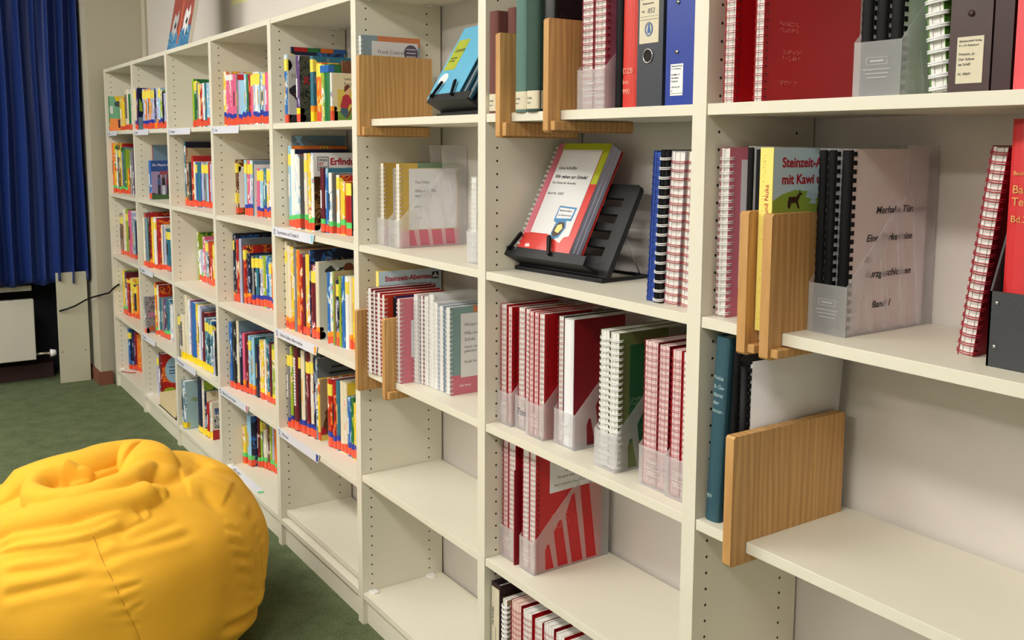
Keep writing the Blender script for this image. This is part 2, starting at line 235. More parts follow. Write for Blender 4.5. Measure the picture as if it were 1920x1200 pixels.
# book tables: (bookcase, shelf) -> x, y, thickness, height, depth in mm, colour letters, sticker letters
BOOKS={
(0, 0):[(65.7, 6, 26.3, 213, 159, 'Gl', 'r', {'art': 'greenyellow'}),
 (368.8, 6, 101.3, 189, 142, 'YY', 'r'),
 (470.7, 80, 7.0, 266, 200, 'BB', ''),
 (509.8, 6, 97.7, 232, 174, 'CW', 'r', {'vtext': 1}),
 (608.2, 6, 44.8, 204, 153, 'GW', 'r')],
(0, 1):[(35.7, 21, 37.7, 311, 234, 'OY', 'rg'),
 (74.0, 36, 17.3, 298, 224, 'WG', 'r', {'cap': 'G'}),
 (91.9, 43, 48.7, 295, 221, 'bY', 'rg!'),
 (141.2, 60, 7.0, 308, 228, 'RR', ''),
 (148.8, 54, 4.5, 286, 214, 'WS', 'rg', {'cap': 'G'}),
 (153.9, 63, 40.4, 273, 204, 'Gl', 'rg'),
 (194.9, 74, 34.9, 155, 117, 'Ob', 'r'),
 (230.4, 80, 85.5, 268, 201, 'gP', '')],
(0, 2):[(47.1, 46, 78.6, 255, 191, 'bV', 'r!'),
 (126.3, 49, 61.7, 290, 218, 'CW', 'r'),
 (188.6, 52, 58.8, 290, 218, 'lG', 'r!'),
 (248.0, 53, 84.6, 286, 215, 'kV', 'r'),
 (333.2, 55, 88.0, 232, 174, 'SN', 'r')],
(0, 3):[(47.1, 49, 48.7, 279, 209, 'Yl', 'rg!'),
 (96.4, 53, 29.4, 271, 203, 'PM', 'rg'),
 (126.4, 56, 59.5, 236, 177, 'RM', 'r', {'cap': 'Y'}),
 (186.5, 65, 45.4, 243, 182, 'YY', 'rg!'),
 (232.5, 74, 55.9, 206, 154, 'NY', 'ro!'),
 (289.0, 84, 63.0, 212, 159, 'OO', 'r')],
(0, 4):[(41.2, 68, 38.3, 260, 195, 'BN', 'r!'),
 (80.0, 83, 24.9, 251, 189, 'NP', 'r'),
 (105.5, 95, 23.4, 245, 184, 'MR', 'r'),
 (129.6, 103, 33.0, 235, 176, 'OO', 'r'),
 (163.2, 110, 62.8, 239, 178, 'ON', 'r')],
(1, 0):[(769.6, 6, 29.4, 227, 170, 'CW', 'rb!'),
 (799.6, 6, 34.9, 230, 173, 'PN', 'r', {'art': 'limepatch'}),
 (940.0, 6, 50.8, 216, 162, 'VL', 'rb!'),
 (991.4, 6, 48.0, 213, 160, 'OV', 'rb!'),
 (1040.0, 6, 31.7, 214, 161, 'VV', 'rb!'),
 (1072.3, 6, 41.0, 214, 160, 'OC', 'rb!'),
 (1114.0, 6, 82.8, 209, 156, 'VL', 'rb!'),
 (1197.4, 6, 47.6, 207, 155, 'NN', 'o'),
 (1245.7, 6, 36.9, 207, 155, 'Vg', 'ro'),
 (1283.2, 6, 38.2, 208, 156, 'LL', 'rb!'),
 (1322.0, 6, 38.6, 195, 146, 'll', 'rb'),
 (1361.2, 6, 32.8, 186, 140, 'KG', 'r'),
 (1394.6, 6, 28.7, 176, 132, 'VW', 'r')],
(1, 1):[(769.6, 90, 7.0, 301, 198, 'RS', ''),
 (846.3, 47, 52.3, 215, 161, 'BB', 'r', {'art': 'sport'})],
(1, 2):[(777.7, 21, 29.6, 279, 210, 'Cg', 'r'),
 (807.8, 26, 47.9, 309, 232, 'SG', 'r', {'cap': 'R'}),
 (856.3, 34, 34.2, 312, 234, 'MR', 'ro'),
 (891.1, 41, 26.1, 286, 215, 'YC', 'r'),
 (917.8, 47, 27.3, 288, 216, 'WW', 'r!'),
 (945.7, 56, 36.2, 284, 213, 'RR', 'r'),
 (982.5, 71, 18.6, 249, 187, 'Cg', 'r'),
 (1001.7, 78, 24.7, 251, 188, 'VC', 'r'),
 (1027.0, 82, 85.0, 230, 172, 'TT', 'r!')],
(1, 3):[(772.2, 12, 33.3, 209, 156, 'gS', 'r', {'art': 'doodle'}),
 (849.3, 54, 26.5, 299, 225, 'OR', 'rg!'),
 (876.4, 59, 34.8, 287, 215, 'CR', 'r'),
 (911.8, 63, 31.8, 219, 164, 'TK', 'r'),
 (944.2, 67, 30.7, 223, 168, 'gS', 'r'),
 (975.5, 71, 34.4, 220, 165, 'PY', 'rg'),
 (1010.5, 74, 53.3, 224, 168, 'TT', 'rg'),
 (1064.4, 80, 53.0, 198, 148, 'WV', '')],
(1, 4):[(815.3, 58, 44.8, 239, 179, 'VW', '!'),
 (860.7, 59, 60.8, 256, 192, 'MR', 'r', {'art': 'disc'})],
(2, 0):[(1907.9, 6, 26.2, 219, 164, 'lG', 'r'),
 (1934.7, 6, 40.9, 216, 162, 'GG', 'r!'),
 (1976.2, 6, 27.6, 197, 148, 'gG', 'r'),
 (2004.4, 6, 24.5, 192, 144, 'CW', 'r!'),
 (2029.6, 6, 36.7, 189, 142, 'RM', 'r'),
 (2066.9, 6, 30.1, 192, 144, 'Wk', 'r'),
 (2097.5, 6, 32.4, 189, 142, 'TN', 'r'),
 (2130.5, 6, 35.8, 191, 143, 'LB', 'r')],
(2, 1):[(1513.8, 67, 17.0, 319, 221, 'TN', 'ro'),
 (1531.4, 68, 26.1, 289, 217, 'be', 'r'),
 (1558.1, 71, 44.1, 218, 164, 'KK', 'r'),
 (1602.8, 76, 23.9, 250, 187, 'RR', 'r'),
 (1627.3, 79, 20.2, 222, 167, 'CW', 'r'),
 (1648.1, 83, 15.3, 220, 165, 'BB', 'r!'),
 (1664.0, 86, 38.8, 220, 165, 'TB', 'r'),
 (1703.4, 95, 24.7, 219, 164, 'VL', 'r!'),
 (1728.7, 101, 24.7, 221, 166, 'gW', 'r!'),
 (1754.0, 106, 16.2, 219, 164, 'LV', 'r!'),
 (1770.8, 109, 19.7, 220, 165, 'RO', 'r'),
 (1791.0, 111, 23.3, 213, 160, 'VO', 'r')],
(2, 2):[(1508.6, 119, 15.1, 246, 169, 'll', ''),
 (1524.3, 120, 30.9, 160, 120, 'WV', 'r'),
 (1555.8, 121, 35.1, 163, 122, 'VW', 'rg'),
 (1591.5, 121, 35.7, 230, 167, 'kk', 'r'),
 (1627.8, 122, 53.4, 214, 160, 'SO', 'r!'),
 (1681.8, 122, 44.0, 216, 162, 'RO', 'r'),
 (1726.4, 121, 28.2, 143, 107, 'RR', 'r'),
 (1755.1, 121, 35.9, 205, 154, 'YO', 'r!')],
(2, 3):[(1513.7, 9, 22.0, 222, 166, 'gC', '!'),
 (1536.2, 12, 63.8, 223, 167, 'CC', 'y', {'vtext': 1}),
 (1600.7, 21, 31.5, 331, 248, 'CC', 'y'),
 (1632.8, 26, 35.0, 310, 233, 'Wk', 'y'),
 (1668.4, 30, 72.6, 304, 228, 'BB', 'y'),
 (1741.6, 35, 31.4, 300, 225, 'YC', 'y!'),
 (1773.6, 36, 29.1, 299, 224, 'WV', 'y'),
 (1803.2, 37, 27.0, 290, 218, 'VS', 'y'),
 (1830.8, 37, 39.3, 276, 207, 'MM', 'y'),
 (1870.7, 38, 48.1, 255, 191, 'TN', 'y!'),
 (1919.4, 40, 59.5, 251, 188, 'TN', 'y!'),
 (1979.5, 45, 18.3, 210, 157, 'VR', ''),
 (1998.4, 46, 36.3, 205, 154, 'KR', '')],
(2, 4):[(1528.7, 9, 57.9, 242, 181, 'SL', 'y', {'art': 'leafy', 'lean': -2}),
 (1636.1, 59, 68.2, 274, 205, 'NN', 'y'),
 (1704.9, 62, 31.7, 275, 206, 'Cl', 'y'),
 (1737.1, 64, 28.1, 225, 169, 'NC', 'y'),
 (1765.8, 66, 35.4, 174, 131, 'RW', 'y'),
 (1815.8, 70, 25.6, 188, 141, 'CC', 'y', {'art': 'photos'})],
(3, 0):[(2373.4, 6, 34.6, 225, 169, 'YY', 'rb'),
 (2408.7, 6, 19.5, 212, 159, 'kk', 'rb', {'cap': 'W'}),
 (2428.8, 6, 19.4, 211, 158, 'kR', 'rb', {'cap': 'W'}),
 (2448.7, 6, 25.2, 210, 158, 'kk', 'rb', {'cap': 'W'}),
 (2474.6, 6, 25.0, 209, 156, 'kR', 'rb', {'cap': 'W'}),
 (2500.2, 6, 36.5, 206, 155, 'kk', 'rb'),
 (2537.3, 6, 28.7, 204, 153, 'gV', 'r'),
 (2566.5, 6, 25.4, 206, 154, 'VR', 'rb', {'cap': 'R'}),
 (2592.6, 6, 20.9, 204, 153, 'LR', 'rb', {'cap': 'R'}),
 (2614.1, 6, 23.5, 203, 152, 'LR', 'rb', {'cap': 'R'}),
 (2638.2, 6, 27.4, 200, 150, 'LL', 'rb'),
 (2666.2, 6, 23.6, 196, 147, 'GG', 'rb'),
 (2690.4, 6, 24.8, 195, 146, 'RR', 'rb'),
 (2715.8, 6, 25.1, 194, 145, 'kV', 'rb!'),
 (2741.5, 6, 23.5, 201, 151, 'VL', 'rb!'),
 (2765.7, 6, 25.9, 199, 150, 'WC', 'rb!'),
 (2792.2, 6, 26.2, 198, 148, 'LY', 'rb!'),
 (2819.0, 6, 34.9, 194, 146, 'TT', 'rb'),
 (2854.5, 6, 25.5, 192, 144, 'VN', 'rb!'),
 (2880.6, 6, 29.5, 190, 143, 'kk', 'rb')],
(3, 1):[(2238.7, 90, 17.2, 241, 180, 'bb', 'r!', {'art': 'till'}),
 (2311.0, 105, 23.9, 240, 180, 'LY', 'rb!'),
 (2335.5, 109, 21.3, 238, 178, 'kk', 'rb!', {'lean': 2.5}),
 (2357.4, 112, 29.9, 240, 176, 'VL', 'rb!', {'lean': 2.5}),
 (2387.9, 116, 9.6, 239, 172, 'TW', '', {'art': 'whitebig', 'lean': 2.5}),
 (2421.5, 120, 29.7, 206, 155, 'kk', 'rb!', {'lean': 2.5}),
 (2451.8, 122, 36.0, 206, 154, 'LG', 'rb!', {'lean': 2.5}),
 (2504.0, 123, 32.7, 209, 157, 'TW', 'rb'),
 (2537.3, 124, 24.3, 208, 156, 'YW', 'rb!'),
 (2562.2, 123, 34.8, 208, 156, 'WW', 'rb!')],
(3, 2):[(2245.0, 69, 13.5, 301, 219, 'NN', 'ro!'),
 (2259.1, 71, 11.5, 293, 217, 'KN', 'r'),
 (2271.2, 73, 26.9, 277, 208, 'Rg', 'r'),
 (2298.7, 78, 26.9, 282, 210, 'VS', '', {'art': 'greytop'}),
 (2326.2, 86, 23.9, 254, 191, 'RR', 'ro!'),
 (2350.7, 94, 27.7, 221, 166, 'NN', 'ro'),
 (2379.0, 104, 23.3, 213, 160, 'gK', 'rb!'),
 (2402.9, 112, 33.2, 217, 162, 'TN', 'rb!'),
 (2436.6, 119, 29.1, 217, 162, 'VW', 'rb!'),
 (2466.4, 123, 32.4, 221, 165, 'll', 'rb'),
 (2499.4, 126, 27.9, 222, 162, 'BT', 'rb'),
 (2527.8, 128, 25.4, 200, 150, 'LW', 'rb!'),
 (2553.9, 129, 26.4, 200, 150, 'OC', 'rb')],
(3, 3):[(2246.3, 38, 33.8, 293, 219, 'BN', 'r'),
 (2280.7, 43, 36.8, 299, 224, 'KK', 'r'),
 (2318.1, 50, 21.9, 309, 232, 'CS', 'r'),
 (2340.6, 54, 24.3, 259, 194, 'NN', 'r'),
 (2365.5, 59, 25.3, 261, 196, 'kM', 'ro'),
 (2391.5, 64, 25.1, 261, 196, 'MM', 'r'),
 (2417.2, 68, 23.7, 257, 193, 'LT', 'ro!'),
 (2441.5, 73, 32.9, 256, 192, 'LT', 'ro'),
 (2475.0, 79, 34.6, 225, 169, 'NP', ''),
 (2510.2, 84, 44.0, 253, 190, 'YY', 'ry'),
 (2554.8, 90, 14.6, 260, 195, 'WW', 'r'),
 (2570.0, 91, 34.3, 276, 197, 'TB', 'ro'),
 (2604.9, 94, 22.1, 256, 192, 'Mb', 'r'),
 (2627.5, 96, 34.0, 252, 189, 'lS', 'ry!')],
(3, 4):[(2240.3, 87, 37.2, 173, 130, 'YY', 'rg'),
 (2278.2, 97, 48.0, 232, 174, 'LN', 'rg'),
 (2330.1, 128, 16.4, 235, 160, 'MM', 'rg'),
 (2347.2, 136, 16.1, 220, 152, 'lS', 'rg!'),
 (2363.9, 143, 28.6, 180, 135, 'CW', 'rg'),
 (2393.1, 151, 21.7, 195, 137, 'bC', 'r'),
 (2415.4, 155, 19.0, 208, 133, 'lY', 'rg'),
 (2435.1, 158, 19.1, 202, 130, 'VK', 'rg'),
 (2454.8, 161, 24.6, 197, 127, 'Ob', 'rg')],
(4, 0):[(2973.3, 75, 7.0, 282, 211, 'NN', '!', {'name': 'striped'}),
 (3080.8, 6, 23.9, 241, 181, 'BW', 'ro!', {'art': 'silhouette'}),
 (3193.9, 6, 26.6, 229, 172, 'PK', 'roy', {'art': 'forest'}),
 (3322.4, 6, 21.9, 218, 163, 'TT', 'yro!'),
 (3373.2, 6, 41.8, 192, 144, 'OO', 'r!'),
 (3415.6, 6, 23.2, 184, 138, 'll', '', {'cap': 'B'}),
 (3439.4, 6, 43.8, 183, 137, 'GG', '', {'cap': 'B'}),
 (3483.9, 50, 7.0, 195, 146, 'bb', ''),
 (3491.5, 6, 10.8, 154, 115, 'WC', 'ro', {'art': 'kunst'})],
(4, 1):[(2973.3, 70, 7.0, 341, 218, 'gS', '!'),
 (2980.9, 51, 30.6, 303, 227, 'LO', 'rg!'),
 (3012.1, 49, 36.3, 291, 218, 'WN', 'rg'),
 (3049.0, 48, 31.3, 273, 205, 'WR', 'rg'),
 (3081.0, 47, 18.3, 270, 202, 'Wg', 'rg'),
 (3141.7, 49, 25.3, 277, 208, 'CK', 'rg!'),
 (3167.6, 53, 20.8, 277, 208, 'YC', 'rg'),
 (3189.0, 56, 19.9, 279, 209, 'WW', 'rg', {'art': 'erfindungen'}),
 (3240.0, 69, 28.3, 226, 169, 'MM', 'rg'),
 (3268.9, 77, 16.3, 226, 170, 'BT', 'r'),
 (3285.8, 81, 22.8, 211, 158, 'Wg', 'rg'),
 (3329.2, 91, 21.5, 204, 153, 'WR', 'rg!'),
 (3351.3, 95, 32.6, 183, 138, 'YO', 'rg'),
 (3384.5, 100, 42.2, 180, 135, 'RN', 'rg!', {'art': 'globe'})],
(4, 2):[(2974.9, 33, 20.0, 331, 249, 'CC', 'ro!'),
 (2995.4, 35, 26.0, 317, 238, 'CC', 'ro'),
 (3022.1, 37, 24.4, 315, 236, 'Yg', 'ro'),
 (3047.1, 39, 21.4, 312, 234, 'gg', ''),
 (3069.1, 41, 27.2, 309, 232, 'OC', 'ro'),
 (3096.9, 42, 23.5, 294, 221, 'RV', ''),
 (3121.0, 44, 23.7, 286, 215, 'MM', 'r'),
 (3145.3, 45, 38.1, 299, 224, 'YY', 'ro'),
 (3183.9, 47, 6.5, 317, 238, 'NN', '', {'art': 'diebesten'}),
 (3191.1, 47, 38.1, 266, 199, 'MM', 'ro!'),
 (3229.8, 49, 25.7, 279, 209, 'CW', 'ro', {'art': 'tophat'}),
 (3316.4, 56, 20.6, 251, 188, 'BW', 'ro'),
 (3337.6, 58, 19.5, 253, 190, 'WN', 'ro'),
 (3361.4, 60, 7.0, 259, 194, 'le', ''),
 (3376.2, 64, 17.5, 230, 172, 'NN', 'ro!'),
 (3394.2, 67, 13.0, 246, 185, 'll', ''),
 (3407.8, 70, 21.0, 247, 186, 'BS', ''),
 (3429.4, 74, 21.5, 249, 186, 'WW', '!'),
 (3451.5, 79, 17.3, 250, 187, 'CW', 'ro'),
 (3469.4, 83, 18.8, 249, 187, 'YY', 'ro')],
(4, 3):[(2974.8, 32, 22.0, 317, 238, 'gg', 'rb!'),
 (2997.4, 36, 21.2, 319, 239, 'lK', 'rb!'),
 (3019.2, 40, 38.7, 322, 242, 'MM', 'r', {'vtext': 1}),
 (3058.5, 47, 11.0, 321, 241, 'KK', 'rb!'),
 (3070.0, 49, 33.6, 315, 236, 'CT', 'rb'),
 (3104.2, 54, 38.5, 313, 234, 'MM', 'rb!'),
 (3143.4, 58, 24.4, 318, 230, 'Cg', 'rb!'),
 (3168.3, 60, 15.6, 303, 227, 'Ng', 'rb'),
 (3184.5, 62, 13.1, 304, 226, 'SS', '', {'art': 'greytop'}),
 (3198.1, 63, 15.3, 231, 173, 'Ye', 'r', {'art': 'monkey'}),
 (3269.0, 70, 35.6, 247, 185, 'RM', 'rb!'),
 (3305.2, 74, 26.4, 246, 185, 'RW', 'rb'),
 (3332.3, 77, 25.9, 251, 189, 'TN', 'rb'),
 (3358.8, 80, 28.8, 255, 191, 'CW', 'r'),
 (3388.2, 82, 21.4, 255, 191, 'CY', 'r'),
 (3410.2, 84, 27.4, 209, 157, 'BK', 'rb'),
 (3438.2, 85, 21.6, 215, 161, 'GG', 'rb'),
 (3460.4, 85, 26.6, 198, 149, 'YW', 'rb')],
}

# ------------------------------------------------------------------ the room
WL = 0.301                                     # wall behind the shelves
def struct(o): o['kind'] = 'structure'; return o
struct(box('floor', (-.75, -5.6, -.05, 9.4, .36, 0), carpet_mat()))
struct(box('ceiling', (-.75, -5.6, 3.0, 9.4, .36, 3.05), mat('ceiling_white', srgb(238, 238, 234), .9)))
struct(box('wall_back', (-.75, WL, 0, 9.4, .36, 3.0), WALLW))
struct(box('wall_left', (-.75, -5.6, 0, -.62, WL, 3.0), mat('dark_recess_wall', srgb(30, 30, 40), .9)))  # whole left wall in one near-black tone, recess included
struct(box('wall_right', (9.3, -5.6, 0, 9.4, WL, 3.0), WALLW))
struct(box('wall_front', (-.62, -5.6, 0, 9.3, -5.5, 3.0), WALLW))
# beige wall pillar at the end of the shelves
struct(MB().prism([(-.045, -.082), (-.62, -.095), (-.62, WL), (-.155, WL)], 0, 3.0, 'xy').build('wall_pillar', WALLB))
struct(MB().prism([(-.150, .27), (-.150, WL), (-.118, WL), (-.112, .285)], 0, 3.0, 'xy').build('trim_1', WALLB))
SKIRT = mat('brown_skirting', srgb(120, 70, 52), .6, vary=.15, vscale=20)
struct(MB().prism([(-.033, -.094), (-.62, -.107), (-.62, -.0955), (-.0445, -.0825), (-.05, -.02), (-.036, -.01)], 0, .085, 'xy').build('baseboard_pillar', SKIRT, bevel=.002))
struct(box('baseboard_left', (-.62, -5.5, 0, -.45, -.30, .10), mat('dark_red_skirting', srgb(58, 32, 34), .7), bevel=.003))
struct(box('window_sill', (-.62, -3.6, .60, -.36, -.42, .635), mat('sill_cream', srgb(206, 202, 188), .5), bevel=.004))
# window behind the curtain
wf = struct(MB().box(-.62, -3.3, .95, -.60, -.5, 1.0).box(-.62, -3.3, 2.5, -.60, -.5, 2.55).box(-.62, -3.3, .95, -.60, -3.25, 2.55).box(-.62, -.55, .95, -.60, -.5, 2.55).box(-.62, -1.95, .95, -.60, -1.9, 2.55).build('window_1', WHITEP))

# radiator, side cover, cable, curtain
rad = thing('radiator', 'flat cream panel radiator under the window beside the curtain', 'radiator', (-.34, -.42, .16))
MB().box(0, -1.6, 0, .05, 0, .395).build('panel', mat('radiator_enamel', srgb(198, 195, 184), .4), rad, bevel=.006)
MB().box(-.05, -1.58, .02, -.005, -.02, .37).build('rear_panel', MATS['radiator_enamel'], rad, bevel=.004)
v = MB().tube([(.02, -.005, .03), (.02, .05, .03), (.02, .085, .028)], .009, 8).build('valve_pipe', mat('brass_old', (.45, .40, .32), .4, metal=.8), rad, True)
MB().tube([(.02, .085, .028), (.02, .10, .028), (.02, .112, .028), (.02, .12, .028)], lambda t: .026 - .008 * t, 14).build('valve_knob', WHITEP, rad, True)
MB().box(-.12, -.9, .15, -.05, -.86, .18).build('wall_bracket', STEEL, rad)
cov = thing('pipe_cover', 'tall narrow cream cover panel standing between radiator and wall pillar', 'panel', (-.224, -.20, 0))
MB().box(-.02, -.094, .0, 0, .088, .72).build('board', mat('cover_board', srgb(190, 186, 166), .5, vary=.05, vscale=4), cov, bevel=.002)
for y, z in ((-.075, .205), (.062, .205)):
    MB().disc((.0006, y, z), .0045, 'x', n=10).build('screw', mat('screw_head', (.12, .11, .09), .5, metal=.6), cov)
tag(MB().tube([(-.215, -.285, .475), (-.20, -.24, .488), (-.195, -.19, .505), (-.17, -.135, .54), (-.05, -.105, .575), (.03, -.028, .605), (.042, .004, .640), (.06, .03, .66)], .0055, 8).build('black_cable', BLACKP, None, True),
    'thin black cable running from the radiator cover into the first bookcase', 'cable')
def curtain():
    mb = MB(); NY, NZ = 420, 46; z0, z1 = .655, 2.78; y0, y1 = -2.2, -.062; vs = []
    for j in range(NZ + 1):
        t = j / NZ; z = z0 + (z1 - z0) * t
        for i in range(NY + 1):
            s = i / NY; y = y0 + (y1 - y0) * s
            ph = s * 2 * math.pi * 27 + 1.1 * math.sin(s * 19) + .5 * math.sin(s * 41 + 2)
            amp = .030 + .012 * math.sin(s * 33 + 1) + .006 * (1 - t)
            x = -.235 + amp * math.sin(ph) + .012 * math.sin(ph * .5 + 3 * t) + .006 * math.sin(2.1 * ph + 4 * t)
            yy = y + .010 * math.cos(ph) * (1 - .3 * t) + (.004 * math.sin(9 * t + s * 20))
            yy = min(yy, -.056)
            zz = z + (.012 * math.sin(ph * .5 + 1) + .006 * math.sin(ph)) * (1 if j == 0 else 0)
            vs.append((x, yy, zz))
    n = NY + 1; off = len(vs)
    back = [(x - .0015, y, z) for x, y, z in vs]
    fs = []
    for j in range(NZ):
        for i in range(NY):
            a = j * n + i; fs.append((a, a + 1, a + n + 1, a + n)); fs.append((off + a, off + a + n, off + a + n + 1, off + a + 1))
    for i in range(NY): fs.append((i + 1, i, off + i, off + i + 1))
    for j in range(NZ): a = j * n + NY; fs.append((a + n, a, off + a, off + a + n))
    mb.add(vs + back, fs)
    m = mat('navy_curtain_satin', srgb(24, 46, 110), .5, .35, bump=.12, bscale=300)
    b = m.node_tree.nodes['Principled BSDF']; b.inputs['Sheen Weight'].default_value = .2; b.inputs['Sheen Tint'].default_value = srgb(90, 120, 200)
    return tag(mb.build('curtain', m, None, True), 'dark blue pleated curtain hanging in front of the window at the far left', 'curtain')
curtain()
rail = tag(MB().box(-.25, -3.4, 2.80, -.22, -.07, 2.825).build('curtain_rail', WHITEP, None, bevel=.002), 'white rail above the blue curtain', 'rail')

# ceiling lamps (the room's light)
for (x, y, lx, ly), w in zip(LAMPS, ['over the far end near the curtain', 'over the middle by the shelves', 'over the near end by the shelves', 'in the back row near the curtain', 'in the middle of the back row', 'in the back row above the near end']):
    t = thing('ceiling_lamp', 'long rectangular ceiling lamp ' + w, 'lamp', (x, y, 2.93), group=None)
    MB().box(-lx / 2 - .02, -ly / 2 - .02, .01, lx / 2 + .02, ly / 2 + .02, .068).build('housing', WHITEP, t, bevel=.004)
    MB().box(-lx / 2, -ly / 2, -.055, lx / 2, ly / 2, .009).build('diffuser', mat('lamp_diffuser', (1, .955, .89, 1), .5, emit=LAMP_POWER), t)

# ------------------------------------------------------------------ bookcases
BW, T_, D_, TS = .734563, .03408, .294, .0203
ZT = 2.0026; ZS = {0: 1.6209, 1: 1.2369, 2: .8529, 3: .4689, 4: .107}
ORD = ['first', 'second', 'third', 'fourth', 'fifth', 'sixth', 'seventh', 'eighth', 'ninth', 'tenth', 'eleventh', 'twelfth', 'thirteenth', 'fourteenth', 'fifteenth', 'sixteenth', 'seventeenth', 'eighteenth', 'nineteenth', 'twentieth', 'twenty-first']
CASE_LABEL = ['cream bookcase beside the wall pillar, fullest of picture books', 'second cream bookcase from the curtain, with cable-free sides', 'third cream bookcase from the curtain', 'fourth cream bookcase, with a label lying on its base',
              'fifth cream bookcase, last one filled with picture books', 'sixth cream bookcase, two lower shelves empty', 'seventh cream bookcase, holding clear magazine files with red notebooks', 'nearest cream bookcase at the right edge, with wooden bookends']
CASE_LABEL[0] = 'cream bookcase at the far end beside the wall pillar'; CASE_LABEL[1] = 'second cream bookcase from the curtain, blue sport book facing out'
CASE_LABEL[2] = 'third cream bookcase from the curtain, its three upper shelves half empty'
def panel(mb, x, first):
    mb.box(x, 0, 0, x + T_, D_, ZT)
    for i in range(58):
        z = 1.9553 - .032 * i
        for y in (.0339, .2444):
            mb.disc((x + T_ + .0003, y, z), .0029, 'x', n=8, mi=1)
            if not first: mb.disc((x - .0003, y, z), .0029, 'x', n=8, mi=1)
CASES = []
for b in range(8):
    t = thing('bookcase', CASE_LABEL[b], 'bookcase', (b * BW, 0, 0), group='row of cream bookcases'); CASES.append(t)
    mb = MB(); panel(mb, 0, b == 0); mb.build('side_panel', [CREAM, HOLE], t)
    if b == 7: mb = MB(); panel(mb, BW, False); mb.build('side_panel', [CREAM, HOLE], t)
    MB().box(T_, .002, ZT - TS - .001, BW, .292, ZT - .0015).build('top_panel', CREAM, t, bevel=.0006)
    zs = [ZS[0], ZS[1], ZS[2]] + ([ZS[3]] if b < 5 else []) + ([.5009] if b in (5, 6, 7) else [])
    for z in zs:
        MB().box(T_ + .0012, .002, z - TS, BW - .0012, .290, z).build('shelf', CREAM, t, bevel=.0008)
    MB().box(T_ + .0005, .0 if b == 4 else .002, .107 - TS, BW - .0005, .290, .107).build('base_board', CREAM, t, bevel=.0008)
    MB().box(T_, .016, 0, BW, .034, .107 - TS).build('plinth', CREAM, t)
    if b == 4: MB().box(T_ + .0012, .022, .138 - TS, BW - .0012, .290, .138).build('loose_shelf', CREAM, t, bevel=.0008)
    if b in (0, 1, 3, 5):
        for y in (.034, .244):
            MB().prism([(T_ + .001, y - .014), (T_ + .012, y - .014), (T_ + .030, y - .006), (T_ + .030, y + .008), (T_ + .001, y + .014)], .1072, .1118, 'xy').build('shelf_clip', WHITEP, t, bevel=.001)
    if b in (4, 5, 3, 2):
        for y in (.034, .244):
            MB().box(T_ + .002, y - .012, ZT - TS - .005, T_ + .03, y + .012, ZT - TS - .0012).build('shelf_clip', WHITEP, t, bevel=.001)
X = lambda k: k * BW
XR = lambda k: k * BW + T_

# shelf signs
def sign(x0, x1, z, h, words, where, tint=None, y=-.0015, sym=True):
    t = thing('shelf_sign', 'white shelf sign reading "%s" %s' % (words, where), 'sign', (x0, y, z))
    w = x1 - x0
    MB().prism([(0, -h), (w - .014, -h), (w, 0), (0, 0)], -.0012, 0, 'xz').build('sign_plate', mat('sign_card', srgb(232, 234, 246), .35), t)
    if tint: MB().prism([(w - .03, -h * .9), (w - .016, -h * .9), (w - .008, -h * .12), (w - .03, -h * .12)], -.0015, -.0012, 'xz').build('colour_mark', tint, t)
    text(t, words, h * .55, (.05, -.0014, -h * .70), 'front', mat('sign_navy_ink', srgb(24, 30, 66), .5))
    if sym:
        m = MB()
        for i, j in ((0, 0), (2, 0), (1, 1), (0, 2), (2, 2), (1, 3)): m.box(.012 + i * .007, -.0016, -h * .85 + j * h * .18, .018 + i * .007, -.0012, -h * .85 + j * h * .18 + h * .14)
        m.build('pictogram', MATS['sign_navy_ink'], t)
    return t
for x0, x1, z, h, w, where, tint in [
    (.045, .33, ZS[0] - .001, .028, 'Kunst', 'on the far end bookcase', None), (.775, 1.11, ZS[0] - .001, .028, 'Natur', 'on the second bookcase from the curtain', None),
    (1.50, 1.90, ZS[0] - .002, .030, 'Kinderkrimi', 'on the third bookcase from the curtain', None), (2.225, 2.60, ZS[0] - .002, .030, 'Tiere', 'on the fourth bookcase from the curtain', None),
    (2.955, 3.36, ZS[1] + .004, .034, 'Experimente und Technik A', 'on the fifth bookcase', mat('cyan_mark', srgb(150, 220, 235), .4)),
    (.77, 1.09, ZS[2] + .002, .032, 'Geschichte', 'below the red picture books', None), (.77, 1.08, ZS[3] + .002, .032, 'Hobby', 'below the doodled grey book', None),
    (1.485, 1.86, ZS[3] + .002, .034, 'Märchenbücher', 'below the yellow-stickered books', None), (2.222, 2.62, ZS[3] + .002, .033, 'Bilderbuch zum Vorlesen', 'below the blue picture books', mat('rose_mark', srgb(200, 110, 110), .4)),
    (2.958, 3.37, ZS[2] + .004, .034, 'Schöne Sachen selber machen', 'on the fifth bookcase', mat('orange_mark', srgb(250, 170, 60), .4)),
    (2.958, 3.37, ZS[3] + .004, .034, 'Märchen', 'on the fifth bookcase above its empty base', mat('blue_mark', srgb(50, 60, 160), .4))]:
    sign(x0, x1, z, h, w, where, tint)
t = thing('shelf_sign', 'white shelf sign lying flat on the base of the fourth bookcase', 'sign', (2.27, .012, .1075))
MB().box(0, 0, 0, .40, .034, .001).build('sign_plate', MATS['sign_card'], t)
text(t, 'Bild u. Buch', .019, (.04, .009, .0012), 'top', MATS['sign_navy_ink'])
MB().box(.375, .004, .001, .395, .03, .0013).build('colour_mark', stk_mat('g'), t)

